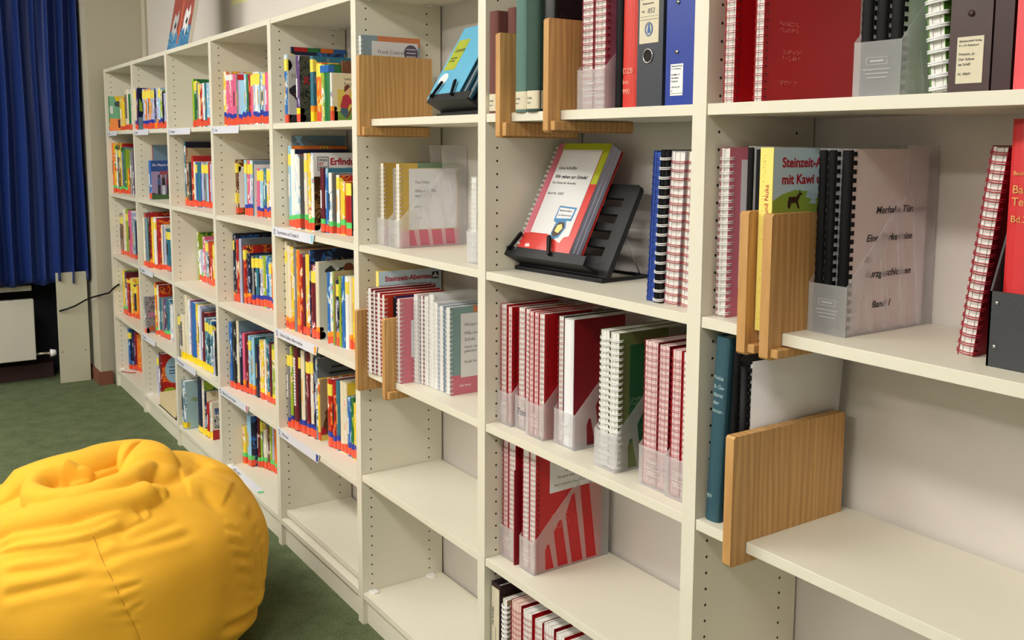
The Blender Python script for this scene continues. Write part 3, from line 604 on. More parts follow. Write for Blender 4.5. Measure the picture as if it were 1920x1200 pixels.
# ------------------------------------------------------------------ picture books
BOOKPARTS = {}
def book(name, x, y, z, w, h, d, spine, cover, stk='', label=None, cat='book', group=None, lean=0, ex=None, covm=None):
    ex = ex or {}
    t = thing(name, label, cat, (x, y, z), (0, math.radians(lean), 0), group)
    b = min(.002, w * .18)
    mb = MB()
    r = min(w * .35, .006)
    # spine and boards in one sheet, spine slightly rounded
    n = 6; arc = [(w / 2 - (w / 2) * math.cos(math.pi * k / n), r - r * math.sin(math.pi * k / n)) for k in range(n + 1)]
    outer = [(0, d)] + arc + [(w, d)]
    inner = [(w - b, d), (w - b, r + .001), (b, r + .001), (b, d)]
    mb.prism(outer + inner, 0, h, 'xy', 0)
    for i in range(len(mb.f)):
        vs = [mb.v[k] for k in mb.f[i]]
        if all(abs(v_[0]) < 1e-6 or abs(v_[0] - w) < 1e-6 for v_ in vs) and min(v_[1] for v_ in vs) >= r - 1e-6: mb.m[i] = 1
    sm = spine_mat(spine) if rnd.random() < .6 and not ex.get('vtext') else cover_mat(spine); cm = covm or (print_mat(cover) if rnd.random() < .6 else cover_mat(cover))
    mb.build('cover', [sm, cm], t)
    MB().box(b + .0002, r + .0015, .003, w - b - .0002, d - .004, h - .004).build('page_block', PAPER, t)
    zz = .004 if 'y' != stk[:1] else .004
    def st(k, z0, z1, wrap=.012):
        p = .0005; a2 = [(w / 2 - (w / 2 + p) * math.cos(math.pi * q / n), r - (r + p) * math.sin(math.pi * q / n)) for q in range(n + 1)]
        a1 = [(w / 2 - (w / 2 + .00005) * math.cos(math.pi * q / n), r - (r + .00005) * math.sin(math.pi * q / n)) for q in range(n + 1)]
        MB().prism([(-p, wrap)] + a2 + [(w + p, wrap), (w + .00005, wrap)] + a1[::-1] + [(-.00005, wrap)], z0, z1, 'xy').prism([(wrap - .0002, z0)] + [(wrap + (z1 - z0) * .42 * math.sin(math.pi * q / 8), (z0 + z1) / 2 - (z1 - z0) / 2 * math.cos(math.pi * q / 8)) for q in range(1, 8)] + [(wrap - .0002, z1)], w + .0001, w + p, 'yz').build('spine_sticker', stk_mat(k), t)
    zz = rnd.uniform(.001, .006)
    if len(stk) > 2 and rnd.random() < .16: stk = stk[:1] + stk[2:]
    for i, k in enumerate(stk.replace('!', '')):
        hh = (rnd.uniform(.022, .034) if i == 0 else rnd.uniform(.014, .02)) * (1.1 if k == 'y' else 1); st(k, zz, zz + hh, .014 if i else .017); zz += hh + .0002
    if '!' in stk: st('Y', h * .76, h * .76 + .042, .006)
    if ex.get('cap'): 
        cp = ex['cap']; p = .0004; MB().box(-p, -p, h - .026, w + p, .02, h - .004).build('title_band', cover_mat(cp), t)
    elif w > .008 and (rnd.random() < .5) and not ex.get('vtext'):
        # a plain contrasting strip where the spine title is printed
        MB().box(w * .3, -.0004, h * .38, w * .62, .0006, h * .66).build('title_strip', rnd.choice([WHITEINK, INK, GOLDINK, PAPERL]), t)
    if ex.get('vtext'):
        m = MB(); zq = h * .3
        while zq < h * .85:
            q = rnd.uniform(.007, .014); m.box(w * .25, -.0005, zq, w * .7, .0006, zq + q * .7); zq += q
        m.build('title_strip', WHITEINK if spine in 'MNKG' else INK, t)
    return t
def plate(t, x, y0, z0, y1, z1, m, name='cover_picture', th=.0003):
    return MB().box(x, y0, z0, x + th, y1, z1).build(name, m, t)
def blob(t, x, pts, m, name='cover_picture', th=.0003):
    """flat printed shape on the +x cover, pts in (y, z)"""
    return MB().prism(pts, x, x + th, 'yz').build(name, m, t)
def ell(cy, cz, ry, rz, n=18, a0=0): return [(cy + ry * math.cos(2 * math.pi * k / n + a0), cz + rz * math.sin(2 * math.pi * k / n + a0)) for k in range(n)]
def cover_art(t, kind, w, h, d):
    e = w + .0002
    if kind == 'erfindungen':
        plate(t, e, .006, .0, d - .002, h, PAPERL); plate(t, e + .0003, .006, .022, d - .002, h * .70, art_mat('sepia_print', srgb(70, 46, 24), [(.5, srgb(150, 110, 60)), (.6, srgb(52, 32, 18)), (.72, srgb(200, 170, 110))], 26))
        plate(t, e + .0003, .02, h - .062, .062, h - .014, INK); plate(t, e + .0006, .0225, h - .0595, .0595, h - .0165, PAPERL)
        for k, s in enumerate(('WAS', 'IST', 'WAS')): text(t, s, .0145, (e_ := Vector((e + .001, .025, h - .0305 - k * .0135))), 'side', INK if k != 1 else REDINK, bold=.0004)
        text(t, 'Erfindungen', .033, Vector((e + .0005, .068, h - .042)), 'side', REDINK, bold=.0012)
        text(t, 'die unsere Welt verändern', .014, Vector((e + .0005, .068, h - .062)), 'side', REDINK)
        blob(t, e + .0003, ell(.09, .011, .006, .004), REDINK)
    elif kind == 'till':
        plate(t, e, .012, .03, .085, h - .03, PAPERL); text(t, 'Till Eulenspiegel', .034, Vector((e + .0005, .062, .034)), 'side_up', INK, sx=.82)
        MB().box(-.0006, -.0006, .05, w + .0004, .02, .095).build('spine_sticker', stk_mat('Y'), t)
    elif kind == 'diebesten':
        text(t, 'Die besten', .036, Vector((e, .06, h - .055)), 'side', CREAMINK)
    elif kind == 'kunst':
        plate(t, e, .010, .002, d - .002, h - .002, mat('cream_cover', srgb(226, 212, 176), .4))
        plate(t, e + .0003, .022, .004, d - .004, h * .66, mat('mustard_print', srgb(222, 196, 88), .4)); plate(t, e + .0006, .022, .004, d - .004, h * .2, mat('meadow_print', srgb(112, 150, 60), .4))
        text(t, 'Lena geht auf', .013, Vector((e + .0004, .045, h - .022)), 'side', INK); text(t, 'Kunstreise', .013, Vector((e + .0004, .045, h - .038)), 'side', INK)
        blob(t, e + .0009, [(.036, .05), (.03, .03), (.045, .012), (.06, .016), (.058, .04)], mat('denim_print', srgb(60, 90, 110), .4))
        blob(t, e + .0010, [(.03, .045), (.04, .08), (.056, .09), (.072, .068), (.088, .055), (.084, .048), (.064, .056), (.056, .04)], mat('red_jumper_print', srgb(178, 44, 60), .4))
        blob(t, e + .0012, ell(.057, .097, .010, .012), mat('skin_print', srgb(226, 178, 140), .4)); blob(t, e + .0013, [(.044, .094), (.046, .112), (.056, .118), (.068, .112), (.06, .106), (.052, .098)], mat('brown_hair_print', srgb(112, 56, 36), .4))
        blob(t, e + .0012, ell(.078, .078, .008, .008), PAPERL); blob(t, e + .0012, [(.05, .01), (.056, .01), (.075, .045), (.07, .047)], MATS['brown_hair_print'])
    elif kind == 'silhouette':
        plate(t, e, .010, .0, d - .002, h, mat('pale_grey_cover', srgb(206, 204, 202), .4)); text(t, 'FÖHN', .022, Vector((e + .0004, .02, h * .66)), 'side', mat('olive_ink', srgb(120, 120, 80), .5))
        blob(t, e + .0003, [(.01, h * .5), (.03, h * .56), (.06, h * .58), (.1, h * .5), (.11, h * .3), (.06, h * .18), (.03, h * .38), (.012, h * .44)], INK)
        blob(t, e + .0006, [(.022, h * .42), (.06, h * .46), (.05, h * .43)], mat('rust_print', srgb(190, 96, 60), .4)); blob(t, e + .0003, [(.012, .002), (.02, .03), (.1, .03), (.1, .002)], INK)
    elif kind == 'forest':
        plate(t, e, .006, .0, d - .002, h, art_mat('forest_print', srgb(52, 56, 46), [(.45, srgb(90, 88, 70)), (.56, srgb(30, 30, 28)), (.66, srgb(126, 116, 92))], 34))
        text(t, 'KNI', .036, Vector((e + .0004, .02, h * .58)), 'side', REDINK, bold=.001)
    elif kind == 'globe':
        plate(t, e, .006, 0, d - .002, h, mat('night_print', srgb(20, 26, 60), .4)); blob(t, e + .0003, ell(.055, h * .5, .028, .04), art_mat('globe_print', srgb(150, 110, 70), [(.5, srgb(210, 190, 140)), (.62, srgb(90, 70, 60)), (.75, srgb(180, 150, 100))], 60))
        plate(t, e + .0003, .01, .003, .05, .016, PAPERL)
    elif kind == 'tophat':
        plate(t, e, .006, 0, d - .002, h, mat('grey_green_cover', srgb(196, 200, 186), .4))
        blob(t, e + .0004, [(.03, h * .90), (.052, h * .955), (.066, h * .90), (.104, h * .925), (.100, h * .90), (.07, h * .84), (.064, h * .80), (.05, h * .845), (.028, h * .87)], INK); blob(t, e + .0007, [(.066, h * .895), (.080, h * .915), (.085, h * .9), (.072, h * .878)], PAPERL)
        blob(t, e + .0004, [(.062, h * .78), (.076, h * .76), (.09, h * .62), (.082, h * .66), (.066, h * .7)], INK); blob(t, e + .0004, ell(.07, h * .6, .007, .009), REDINK)
        blob(t, e + .0004, [(.066, h * .42), (.074, h * .58), (.088, h * .44)], mat('clown_orange', srgb(206, 104, 42), .4)); blob(t, e + .0007, ell(.085, h * .37, .014, .024), INK); blob(t, e + .0009, ell(.084, h * .37, .006, .012), PAPERL)
        blob(t, e + .0004, [(.07, h * .3), (.055, .08), (.07, .03), (.06, .004), (.11, .004), (.12, .2)], mat('dark_violet_print', srgb(44, 34, 88), .4))
        blob(t, e + .0004, ell(.12, h * .9, .02, .02), mat('sienna_print', srgb(130, 62, 40), .4))
    elif kind == 'monkey':
        plate(t, e, .008, 0, d - .002, h, mat('tan_cover', srgb(176, 152, 118), .5)); plate(t, e + .0003, .008, 0, d - .002, .022, mat('mustard_print', srgb(222, 196, 88), .4))
        blob(t, e + .0004, [(.02, .022), (.016, .06), (.026, .09), (.022, .105), (.034, .118), (.05, .116), (.056, .1), (.05, .088), (.062, .06), (.06, .022)], art_mat('monkey_print', srgb(84, 58, 34), [(.5, srgb(120, 86, 52)), (.62, srgb(52, 34, 22)), (.74, srgb(150, 112, 76))], 60))
        blob(t, e + .0007, ell(.04, .1, .009, .008), mat('monkey_face', srgb(160, 100, 66), .5)); blob(t, e + .0007, [(.008, .045), (.014, .055), (.03, .035), (.02, .022), (.008, .022)], REDINK)
    elif kind == 'disc':
        blob(t, e + .0003, ell(.075, h * .62, .052, .075, 28), mat('pale_blue_disc', srgb(150, 190, 216), .4)); blob(t, e + .0006, ell(.045, .045, .032, .016), cover_mat('l')); blob(t, e + .0006, [(.1, h * .35), (.07, h * .42), (.11, h * .5), (.15, h * .42)], mat('skin_print', srgb(226, 178, 140), .4))
        for q in (.68, .6, .54): plate(t, e + .0006, .045, h * q, .115, h * q + .006, mat('blue_ink', srgb(60, 70, 130), .5), 'title_strip')
    elif kind == 'sport':
        plate(t, e, .004, 0, d - .002, h, mat('dusk_print', srgb(146, 130, 168), .4)); plate(t, e + .0003, .004, h * .72, d - .002, h, mat('deep_sky_print', srgb(40, 74, 140), .4)); plate(t, e + .0003, .004, 0, d - .002, h * .14, mat('turf_print', srgb(60, 92, 50), .4))
        text(t, 'Ein Match für alle', .018, Vector((e + .0005, .012, h * .86)), 'side', WHITEINK); plate(t, e + .0005, .05, h * .64, d - .01, h * .73, mat('dull_red_print', srgb(150, 66, 84), .4))
        for i, c in enumerate(((70, 84, 130), (24, 24, 30), (130, 30, 50), (214, 130, 140), (190, 190, 190))):
            cy = .045 + i * .024; blob(t, e + .0008, [(cy - .009, h * .36), (cy - .007, h * .56), (cy + .007, h * .56), (cy + .009, h * .36)], mat('jersey_%d' % i, srgb(*c), .5)); blob(t, e + .0009, ell(cy, h * .60, .0055, .009), mat('hair_%d' % (i % 2), srgb(*((40, 26, 20), (150, 90, 60))[i % 2]), .5)); blob(t, e + .0008, [(cy - .008, h * .12), (cy - .007, h * .37), (cy + .007, h * .37), (cy + .008, h * .12)], mat('trouser_%d' % (i % 2), srgb(*((30, 32, 48), (190, 196, 204))[i % 2]), .5))
    elif kind == 'greenyellow':
        plate(t, e, .002, 0, d, h, mat('aqua_print', srgb(122, 186, 150), .4)); blob(t, e + .0003, [(.03, h), (d, h), (d, .0), (.10, .0), (.10, h * .55), (.06, h * .7)], mat('sun_print', srgb(244, 206, 30), .4))
        plate(t, e + .0005, .002, 0, d * .75, h * .36, mat('apricot_print', srgb(250, 150, 80), .4)); blob(t, e + .0008, ell(.055, h * .78, .024, .018), mat('slate_print', srgb(76, 84, 84), .5)); plate(t, e + .0008, .006, h * .5, .022, h * .72, PAPERL)
        plate(t, e + .0008, .05, h * .10, .062, h * .34, mat('dark_plum', srgb(70, 30, 46), .5)); plate(t, e + .0008, .055, h * .38, .10, h * .62, mat('leaf_print', srgb(84, 168, 104), .4))
    elif kind == 'leafy':
        plate(t, e, .012, 0, d, h, mat('duck_egg_cover', srgb(160, 190, 196), .45)); blob(t, e + .0003, [(.03, h * .6), (.05, h * .66), (.09, h * .58), (.14, h * .62), (.09, h * .54), (.06, h * .56)], mat('sage_print', srgb(140, 160, 120), .5)); blob(t, e + .0003, ell(.09, h * .85, .012, .01), mat('sage_print', (1, 1, 1)))
    elif kind == 'photos':
        plate(t, e, .004, 0, d, h, mat('warm_white_cover', srgb(214, 204, 188), .45)); plate(t, e + .0003, .015, h * .66, d - .005, h * .84, art_mat('photo_blue', srgb(50, 70, 120), [(.5, srgb(140, 160, 190)), (.62, srgb(30, 34, 50)), (.75, srgb(90, 110, 150))], 60))
        plate(t, e + .0003, .012, h * .3, d, h * .62, art_mat('photo_mono', srgb(60, 60, 62), [(.45, srgb(190, 190, 190)), (.56, srgb(90, 90, 92)), (.7, srgb(230, 230, 230))], 50)); plate(t, e + .0003, .004, 0, d, h * .26, cover_mat('R'))
    elif kind == 'doodle':
        plate(t, e, .004, 0, d, h, art_mat('doodle_print', srgb(120, 116, 118), [(.46, srgb(180, 170, 172)), (.55, srgb(70, 66, 70)), (.64, srgb(150, 140, 142))], 70)); plate(t, e + .0003, .02, h * .45, d - .02, h * .58, mat('rose_print', srgb(186, 118, 150), .5)); plate(t, e + .0003, .02, .01, d - .02, h * .2, art_mat('ember_print', srgb(190, 84, 50), [(.5, srgb(120, 110, 100)), (.6, srgb(220, 120, 60)), (.72, srgb(100, 60, 50))], 70))
    elif kind == 'limepatch':
        plate(t, e, .002, 0, d, h, cover_mat('N')); blob(t, e + .0003, [(.01, h * .45), (.012, h * .75), (.05, h * .42)], cover_mat('l')); plate(t, e + .0003, .004, 0, d, h * .3, cover_mat('S'))
    elif kind == 'whitebig':
        plate(t, e, .004, 0, d, h, PAPERL); plate(t, e + .0003, .004, h - .016, d, h, cover_mat('S')); blob(t, e + .0003, [(.01, h * .28), (.03, h * .34), (.04, h * .32), (.02, h * .27)], cover_mat('O'))
    elif kind == 'greytop':
        plate(t, e, .004, 0, d, h, mat('dusk_grey_cover', srgb(112, 120, 132), .45)); plate(t, e + .0003, .01, h * .64, d, h * .7, cover_mat('M')); plate(t, e + .0003, .06, h - .04, .12, h - .033, INK, 'title_strip'); plate(t, e + .0003, .05, h - .062, .17, h - .054, INK, 'title_strip')
ROWN = ['top', 'second', 'third', 'fourth', 'base']
for (b, r), L_ in sorted(BOOKS.items()):
    for i, e in enumerate(L_):
        x, y, w, h, d, cc, stk = e[:7]; ex = e[7] if len(e) > 7 else {}
        x, y, w, h, d = (q / 1000 for q in (x, y, w, h, d))
        look = ('tall ' if h > .28 else 'small ' if h < .2 else '') + ('thin ' if w < .014 else 'thick ' if w > .045 else '')
        sp = PAL[cc[0]][0]; cvn = PAL[cc[1]][0]
        nm = {'erfindungen': 'white book titled Erfindungen', 'till': 'brown book titled Till Eulenspiegel', 'diebesten': 'navy book titled Die besten', 'kunst': 'cream book with a red-jumpered child drawn', 'tophat': 'pale book with top hat',
              'monkey': 'tan book with a monkey drawn', 'disc': 'red book with a pale blue disc', 'sport': 'blue book showing five children', 'greenyellow': 'green, yellow and orange book', 'leafy': 'leaning duck-egg blue book with dark spine', 'photos': 'cream book with two photo panels',
              'doodle': 'grey doodled book', 'silhouette': 'grey book with black figure', 'forest': 'dark forest book titled KNI', 'globe': 'navy book with globe', 'striped': 'navy book with coloured top stripe'}.get(ex.get('art') or ex.get('name'))
        lab = '%s, %s from left, %s %s, %s bookcase from curtain' % (nm or (look + sp + '-spined book').strip(), ORD[i], ROWN[r], 'shelf' if r < 4 else 'board', ORD[b])
        t = book('book', x, y, ZS[r], w, h, d, cc[0], cc[1], stk, lab, 'book', 'picture books on the %s %s of the %s bookcase' % (ROWN[r], 'shelf' if r < 4 else 'board', ORD[b]), ex.get('lean', 0), ex)
        if ex.get('art'): cover_art(t, ex['art'], w, h, d)
        if ex.get('name') == 'striped':
            for k, c in enumerate('RGOB'): plate(t, w + .0002, .012 + k * .052, h - .016, .012 + k * .052 + .051, h, cover_mat(c), 'cover_stripe')

# ------------------------------------------------------------------ braille notebooks, comb bindings, binders, files, bookends
def rings(mb, w, h, pitch=.0127, wire=.00055, ry=.0105, y=.006, double=True, z0=.008, over=.0035):
    n = int((h - 2 * z0) / pitch)
    for i in range(n + 1):
        for dz in ((-.0016, .0016) if double else (0,)):
            zc = z0 + i * pitch + dz; pts = []
            for k in range(14):
                a = 2 * math.pi * k / 14
                pts.append((w / 2 + (w / 2 + over) * math.cos(a), y - .001 + ry * math.sin(a), zc + .0012 * math.sin(a)))
            mb.tube(pts, wire, 4, True)
def notebook(label, loc, w, h, d, cover, wirem, rot=(0, 0, 0), group=None, pagem=None, pitch=.0127, holes=True, inner=None, name='spiral_notebook', coverm=None, wire=.00055):
    """wire-bound notebook standing with its binding towards -y"""
    t = thing(name, label, 'notebook', loc, rot, group)
    cm = coverm or cover_mat(cover); c = .0007
    MB().box(0, 0, 0, c, d, h).build('back_cover', cm, t)
    MB().box(w - c, 0, 0, w, d, h).build('front_cover', cm, t)
    mb = MB(); n = max(2, int(w / .006)); q = (w - 2 * c - .0006) / n
    for i in range(n): mb.box(c + .0003 + i * q, .0015 + .0008 * (i % 2), .001, c + .0003 + i * q + q * .93, d - .003 - .001 * (i % 3), h - .0015 - .0007 * ((i * 5) % 3))
    mb.build('pages', pagem or PAPER, t)
    mb = MB(); rings(mb, w, h, pitch, wire); mb.build('spiral_binding', wirem, t, True)
    if holes:
        mb = MB()
        for i in range(int((h - .016) / pitch) + 1): mb.disc((w + .0002, .0085, .008 + i * pitch), .0022, 'x', n=8)
        mb.build('punched_holes', HOLE, t)
    return t
def comb_book(label, loc, w, h, d, coverm, rot=(0, 0, 0), group=None, holes=True, name='comb_bound_book', closed=True):
    t = thing(name, label, 'notebook', loc, rot, group)
    MB().box(0, 0, 0, .0007, d, h).build('back_cover', coverm, t); MB().box(w - .0007, 0, 0, w, d, h).build('front_cover', coverm, t)
    MB().box(.001, .001, .001, w - .001, d - .002, h - .002).build('pages', PAPER, t)
    mb = MB(); r = w * .5; pts = []
    arc = [(w / 2 - r * math.cos(a), -.001 - .75 * r * math.sin(a)) for a in [math.pi * k / 10 for k in range(11)]]
    inn = [(w / 2 - (r - .0009) * math.cos(a), -.001 - (.75 * r - .0009) * math.sin(a)) for a in [math.pi * k / 10 for k in range(11)]][::-1]
    mb.prism(arc + inn, .002, h - .002, 'xy')
    z = .008
    while holes and z < h - .012:
        mb.box(w - .0012, -.002, z, w + .0012, .0065, z + .0075); mb.box(-.0012, -.002, z, .0012, .0065, z + .0075); z += .0142
    mb.build('comb_binding', BLACKP, t, bevel=0)
    return t
def bookend(label, xr, z, h, below=.05, yf=-.033, yb=.205, th=.018, batten=1, rot=0.):
    """wooden slab with a slot that slides over the shelf, and a batten under the shelf"""
    t = thing('wooden_bookend', label, 'bookend', (xr - th, 0, z), (0, rot, 0), 'slotted wooden bookends')
    s = TS + .0012; c = .004
    poly = [(yf + c, -below), (yb - .01, -below), (yb - .01, -s), (0.0, -s), (0.0, .0004), (yb, .0004), (yb, h - c), (yb - c, h), (yf + c, h), (yf, h - c), (yf, -below + c)]
    MB().prism(poly, 0, th, 'yz').build('slotted_board', WOOD, t, bevel=.0018)
    if batten: MB().box(th + .0002, yf + .006, -below + .004, th + .016, yb - .02, -s - .0015).build('batten', WOOD, t, bevel=.0018)
    return t
def magazine_file(label, loc, w=.078, d=.235, h=.308, hf=.083, rot=(0, 0, 0), m=None):
    t = thing('magazine_file', label, 'file holder', loc, rot, 'frosted plastic magazine files')
    c = .0012
    side = [(0, 0), (d, 0), (d, h), (d * .615, h), (d * .64, h * .755), (0, hf)]
    holes = [[(.036, .006), (.062, .006), (.047, .070), (.040, .070), (.034, .055)], [(.074, .006), (.106, .006), (.085, .125), (.076, .125), (.060, .098)],
             [(.118, .006), (.152, .006), (.124, .188), (.114, .182), (.096, .135)], [(.164, .006), (.196, .006), (.168, .215), (.156, .235), (.139, .212)]]
    holes = [[(y * d / .235, z * h / .308) for y, z in q] for q in holes]
    mb = MB(); mb.prism(side, 0, c, 'yz', holes=holes); mb.prism(side, w - c, w, 'yz', holes=holes)
    mb.box(c, 0, 0, w - c, c, hf); mb.box(c, d - c, 0, w - c, d, h); mb.box(c, c, 0, w - c, d - c, c)
    for x0 in (0, w - .0022): mb.box(x0, -.0006, hf - .0015, x0 + .0022, d * .02, hf)
    mb.build('shell', m or FROST, t)
    mk = MB(); e = -.0008
    mk.box(w * .28, e, .048, w * .72, 0, .0487); mk.box(w * .28, e, .058, w * .72, 0, .0587); mk.box(w * .28, e, .048, w * .288, 0, .0587); mk.box(w * .712, e, .048, w * .72, 0, .0587)
    mk.box(w * .36, e, .052, w * .64, 0, .0548)
    for i, z in enumerate((.040, .034, .028)): mk.box(w * (.22 + .04 * i), e, z, w * (.78 - .03 * i), 0, z + .0014)
    mk.build('embossed_mark', MATS.get('frosted_relief') or frosted_mat('frosted_relief', (1, 1, 1), .5), t)
    return t
RW = mat('red_wire', (.42, .015, .03), .3, .6); WWI = mat('white_wire', srgb(244, 244, 244), .3); BW_ = BLACKP
RED = mat('red_card', srgb(186, 20, 28), .42, .45, bump=.05, bscale=30); DRED = mat('dark_red_card', srgb(136, 14, 30), .42)
PINK = mat('old_rose_card', srgb(206, 112, 130), .45); LAB = mat('white_label', srgb(228, 228, 232), .5)
def label_card(t, x, y0, z0, y1, z1, lines, size=.008, m=None, skew=0.):
    p = MB().prism([(y0, z0), (y1, z0 + skew), (y1, z1 + skew), (y0, z1)], x, x + .0004, 'yz').build('label', m or LAB, t)
    for i, (s, dy, dz, sz) in enumerate(lines): text(t, s, sz, Vector((x + .0005, y0 + dy, z1 - dz)), 'side', GREYINK)
def braille(t, x, y0, z0, rows, cols, m, dy=.0062, dz=.0105):
    mb = MB()
    for r in range(rows):
        for c in range(cols):
            for a in range(2):
                for b in range(3):
                    if rnd.random() < .42: mb.add([(x, y0 + c * dy + a * .0025 - .0006, z0 - r * dz - b * .0025 - .0006), (x, y0 + c * dy + a * .0025 + .0006, z0 - r * dz - b * .0025 - .0006), (x, y0 + c * dy + a * .0025 + .0006, z0 - r * dz - b * .0025 + .0006), (x, y0 + c * dy + a * .0025 - .0006, z0 - r * dz - b * .0025 + .0006), (x + .0006, y0 + c * dy + a * .0025, z0 - r * dz - b * .0025)], [(0, 1, 4), (1, 2, 4), (2, 3, 4), (3, 0, 4)])
    return mb.build('braille_dots', m, t)

# ---- sixth bookcase (bay 5)
Z0, Z1, Z2, Z3, Z4 = ZS[0], ZS[1], ZS[2], .5009, .107
bookend('wooden bookend on the top shelf of the sixth bookcase, beside a blue-covered stand', 3.804, Z0, .186, .052, yf=-.035, yb=.209)
t = notebook('white-spiral book with blue grey and orange cover behind the top left bookend', (3.7155, .004, Z0), .020, .252, .200, 'S', WWI, holes=True, coverm=mat('blue_grey_card', srgb(140, 162, 174), .5))
plate(t, .0202, .055, .225, .2, .2519, mat('apricot_card', srgb(214, 130, 84), .5)); label_card(t, .0206, .035, .06, .192, .236, [('Frank Cottrell-Boyce', .02, .036, .016)]); blob(t, .0212, ell(.168, .205, .024, .026, 24), mat('plum_disc', srgb(92, 82, 108), .5)); [plate(t, .0216, .152, .205 - .011 * k, .184, .2075 - .011 * k, LAB, 'title_strip') for k in (-1, 0, 1)]

def book_stand(label, loc, rot, w, lean, d=.16, ph=.225):
    t = thing('book_stand', label, 'book stand', loc, (0, 0, rot), 'black reading stands')
    # base frame on the shelf
    mb = MB(); mb.box(0, 0, 0, w, .014, .010).box(0, d - .012, 0, w, d, .006).box(0, 0, 0, .02, d, .006).box(w - .02, 0, 0, w, d, .006).box(w * .45, 0, 0, w * .55, d, .005)
    mb.build('base_frame', BLACKS, t, bevel=.001)
    p = thing_part('tilting_back', t, (0, .012, .010), (-math.radians(lean), 0, 0))
    holes = []
    for k in range(4):
        z = .052 + k * .042; holes += [[(w * .12, z), (w * .12 + w * .30 - .006 * k, z), (w * .12 + w * .30 - .006 * k, z + .022), (w * .12, z + .022)], [(w * .58 + .006 * k, z), (w * .88, z), (w * .88, z + .022), (w * .58 + .006 * k, z + .022)]]
    MB().prism([(0, 0), (w, 0), (w, ph - .008), (w - .008, ph), (.008, ph), (0, ph - .008)], 0, .012, 'xz', holes=holes).build('slotted_panel', BLACKS, p, bevel=.0012)
    MB().box(.004, -.050, .005, w - .03, 0, .012).box(.004, -.053, .005, w - .03, -.050, .030).build('ledge', BLACKS, p, bevel=.0012)
    for sx, a in ((.10, .35), (.55, -.35)):
        x = w * sx; c = MB(); dx = .022 * (1 if a > 0 else -1)
        c.prism([(x - .004, .018), (x + .004, .018), (x + dx + .005, .062), (x + dx + .001, .068), (x + dx - .005, .062)], -.060, -.055, 'xz'); c.tube([(x, -.062, .022), (x, -.0535, .022)], .005, 10)
        c.build('page_holder', BLACKP, p, bevel=.0008)
    top = Matrix.Rotation(-math.radians(lean), 3, 'X') @ Vector((0, .012, ph * .62))
    MB().tube([(w * .88, .012 + top.y, .010 + top.z), (w * .9, d - .008, .007), (w * .8, d - .008, .007)], .0016, 8).build('wire_prop', STEEL, t, True)
    return t, p
def thing_part(name, parent, loc, rot):
    # hinge frame part: a thin pivot rod that carries the tilted pieces
    o = MB().tube([(.0, 0, 0), (.02, 0, 0)], .002, 8).build(name, BLACKS, parent, True); o.location = loc; o.rotation_euler = rot; return o
st, p = book_stand('black book stand with light blue booklets on the top shelf', (4.062, .078, Z0), math.radians(-6.5), .30, 30, .14, .19)
CY = mat('cyan_card', srgb(96, 178, 214), .4); CYD = mat('dark_petrol_edge', srgb(14, 62, 86), .5)
for k in range(5):
    a = math.radians(30); base = Vector((4.044, .0575, Z0 + .0495)) + k * .0088 * Vector((.098, .860, -.5))
    q = thing('booklet', ['foremost light blue booklet with lime label on the black stand', 'light blue booklet second from the front on the black stand', 'light blue booklet in the middle of the stack on the stand', 'light blue booklet fourth from the front on the stand', 'rearmost light blue booklet against the stand back'][k], 'booklet', base, (-a, 0, math.radians(-6.5)), 'light blue booklets on the stand')
    MB().box(0, 0, 0, .205, .0012, .232).build('front_cover', CY, q); MB().box(0, .0062, 0, .205, .0074, .232).build('back_cover', CYD, q); MB().box(.001, .0014, .001, .204, .0060, .231).build('pages', PAPERL if k % 2 else CYD, q)
    if k == 0:
        MB().box(.012, -.0005, .092, .088, 0, .190).build('lime_label', mat('lime_label', srgb(168, 178, 44), .5), q); text(q, 'Leseratte', .019, Vector((.026, -.0007, .150)), 'front', INK, sx=.9); text(q, 'Geschichten\nfür Kinder', .009, Vector((.02, -.0007, .128)), 'front', INK)
        MB().prism(ell(.045, .062, .028, .020), -.0005, 0, 'xz').build('white_patch', LAB, q)

magazine_file('frosted file second shelf of sixth bookcase, leftmost of two beside yellow notebooks', (3.722, .058, Z1), .074)
magazine_file('frosted file with yellow-covered notebook and white title, sixth bookcase', (3.799, .058, Z1), .070)
magazine_file('frosted file half hidden behind the upright, right end of sixth bookcase', (4.262, .055, Z1), .075)
YC = mat('ochre_card', srgb(206, 172, 84), .5)
for x, lb in ((3.7300, 'yellow notebook with white spiral in the left frosted file'), (3.8350, 'yellow notebook titled Wie man Helden wachsen lässt in frosted file')):
    t = notebook(lb, (x, .066, Z1 + .0016), .022, .252, .205, 'Y', WWI, coverm=YC)
    plate(t, .0202 + .002, .062, .238, .2, .2519, mat('sage_card', srgb(112, 140, 118), .5)); plate(t, .0224, .0, 0, .205, .05, PINK)
    label_card(t, .0228, .032, .052, .198, .236, [('Tex Keller', .02, .045, .012), ('Wie man Mü-\nwachsen /', .02, .072, .014), ('Band 1', .02, .118, .010), ('Nr. 2', .02, .152, .010)])
notebook('white-spiral notebook in the half hidden file at the right end', (4.275, .062, Z1 + .0016), .024, .225, .2, 'W', WWI)

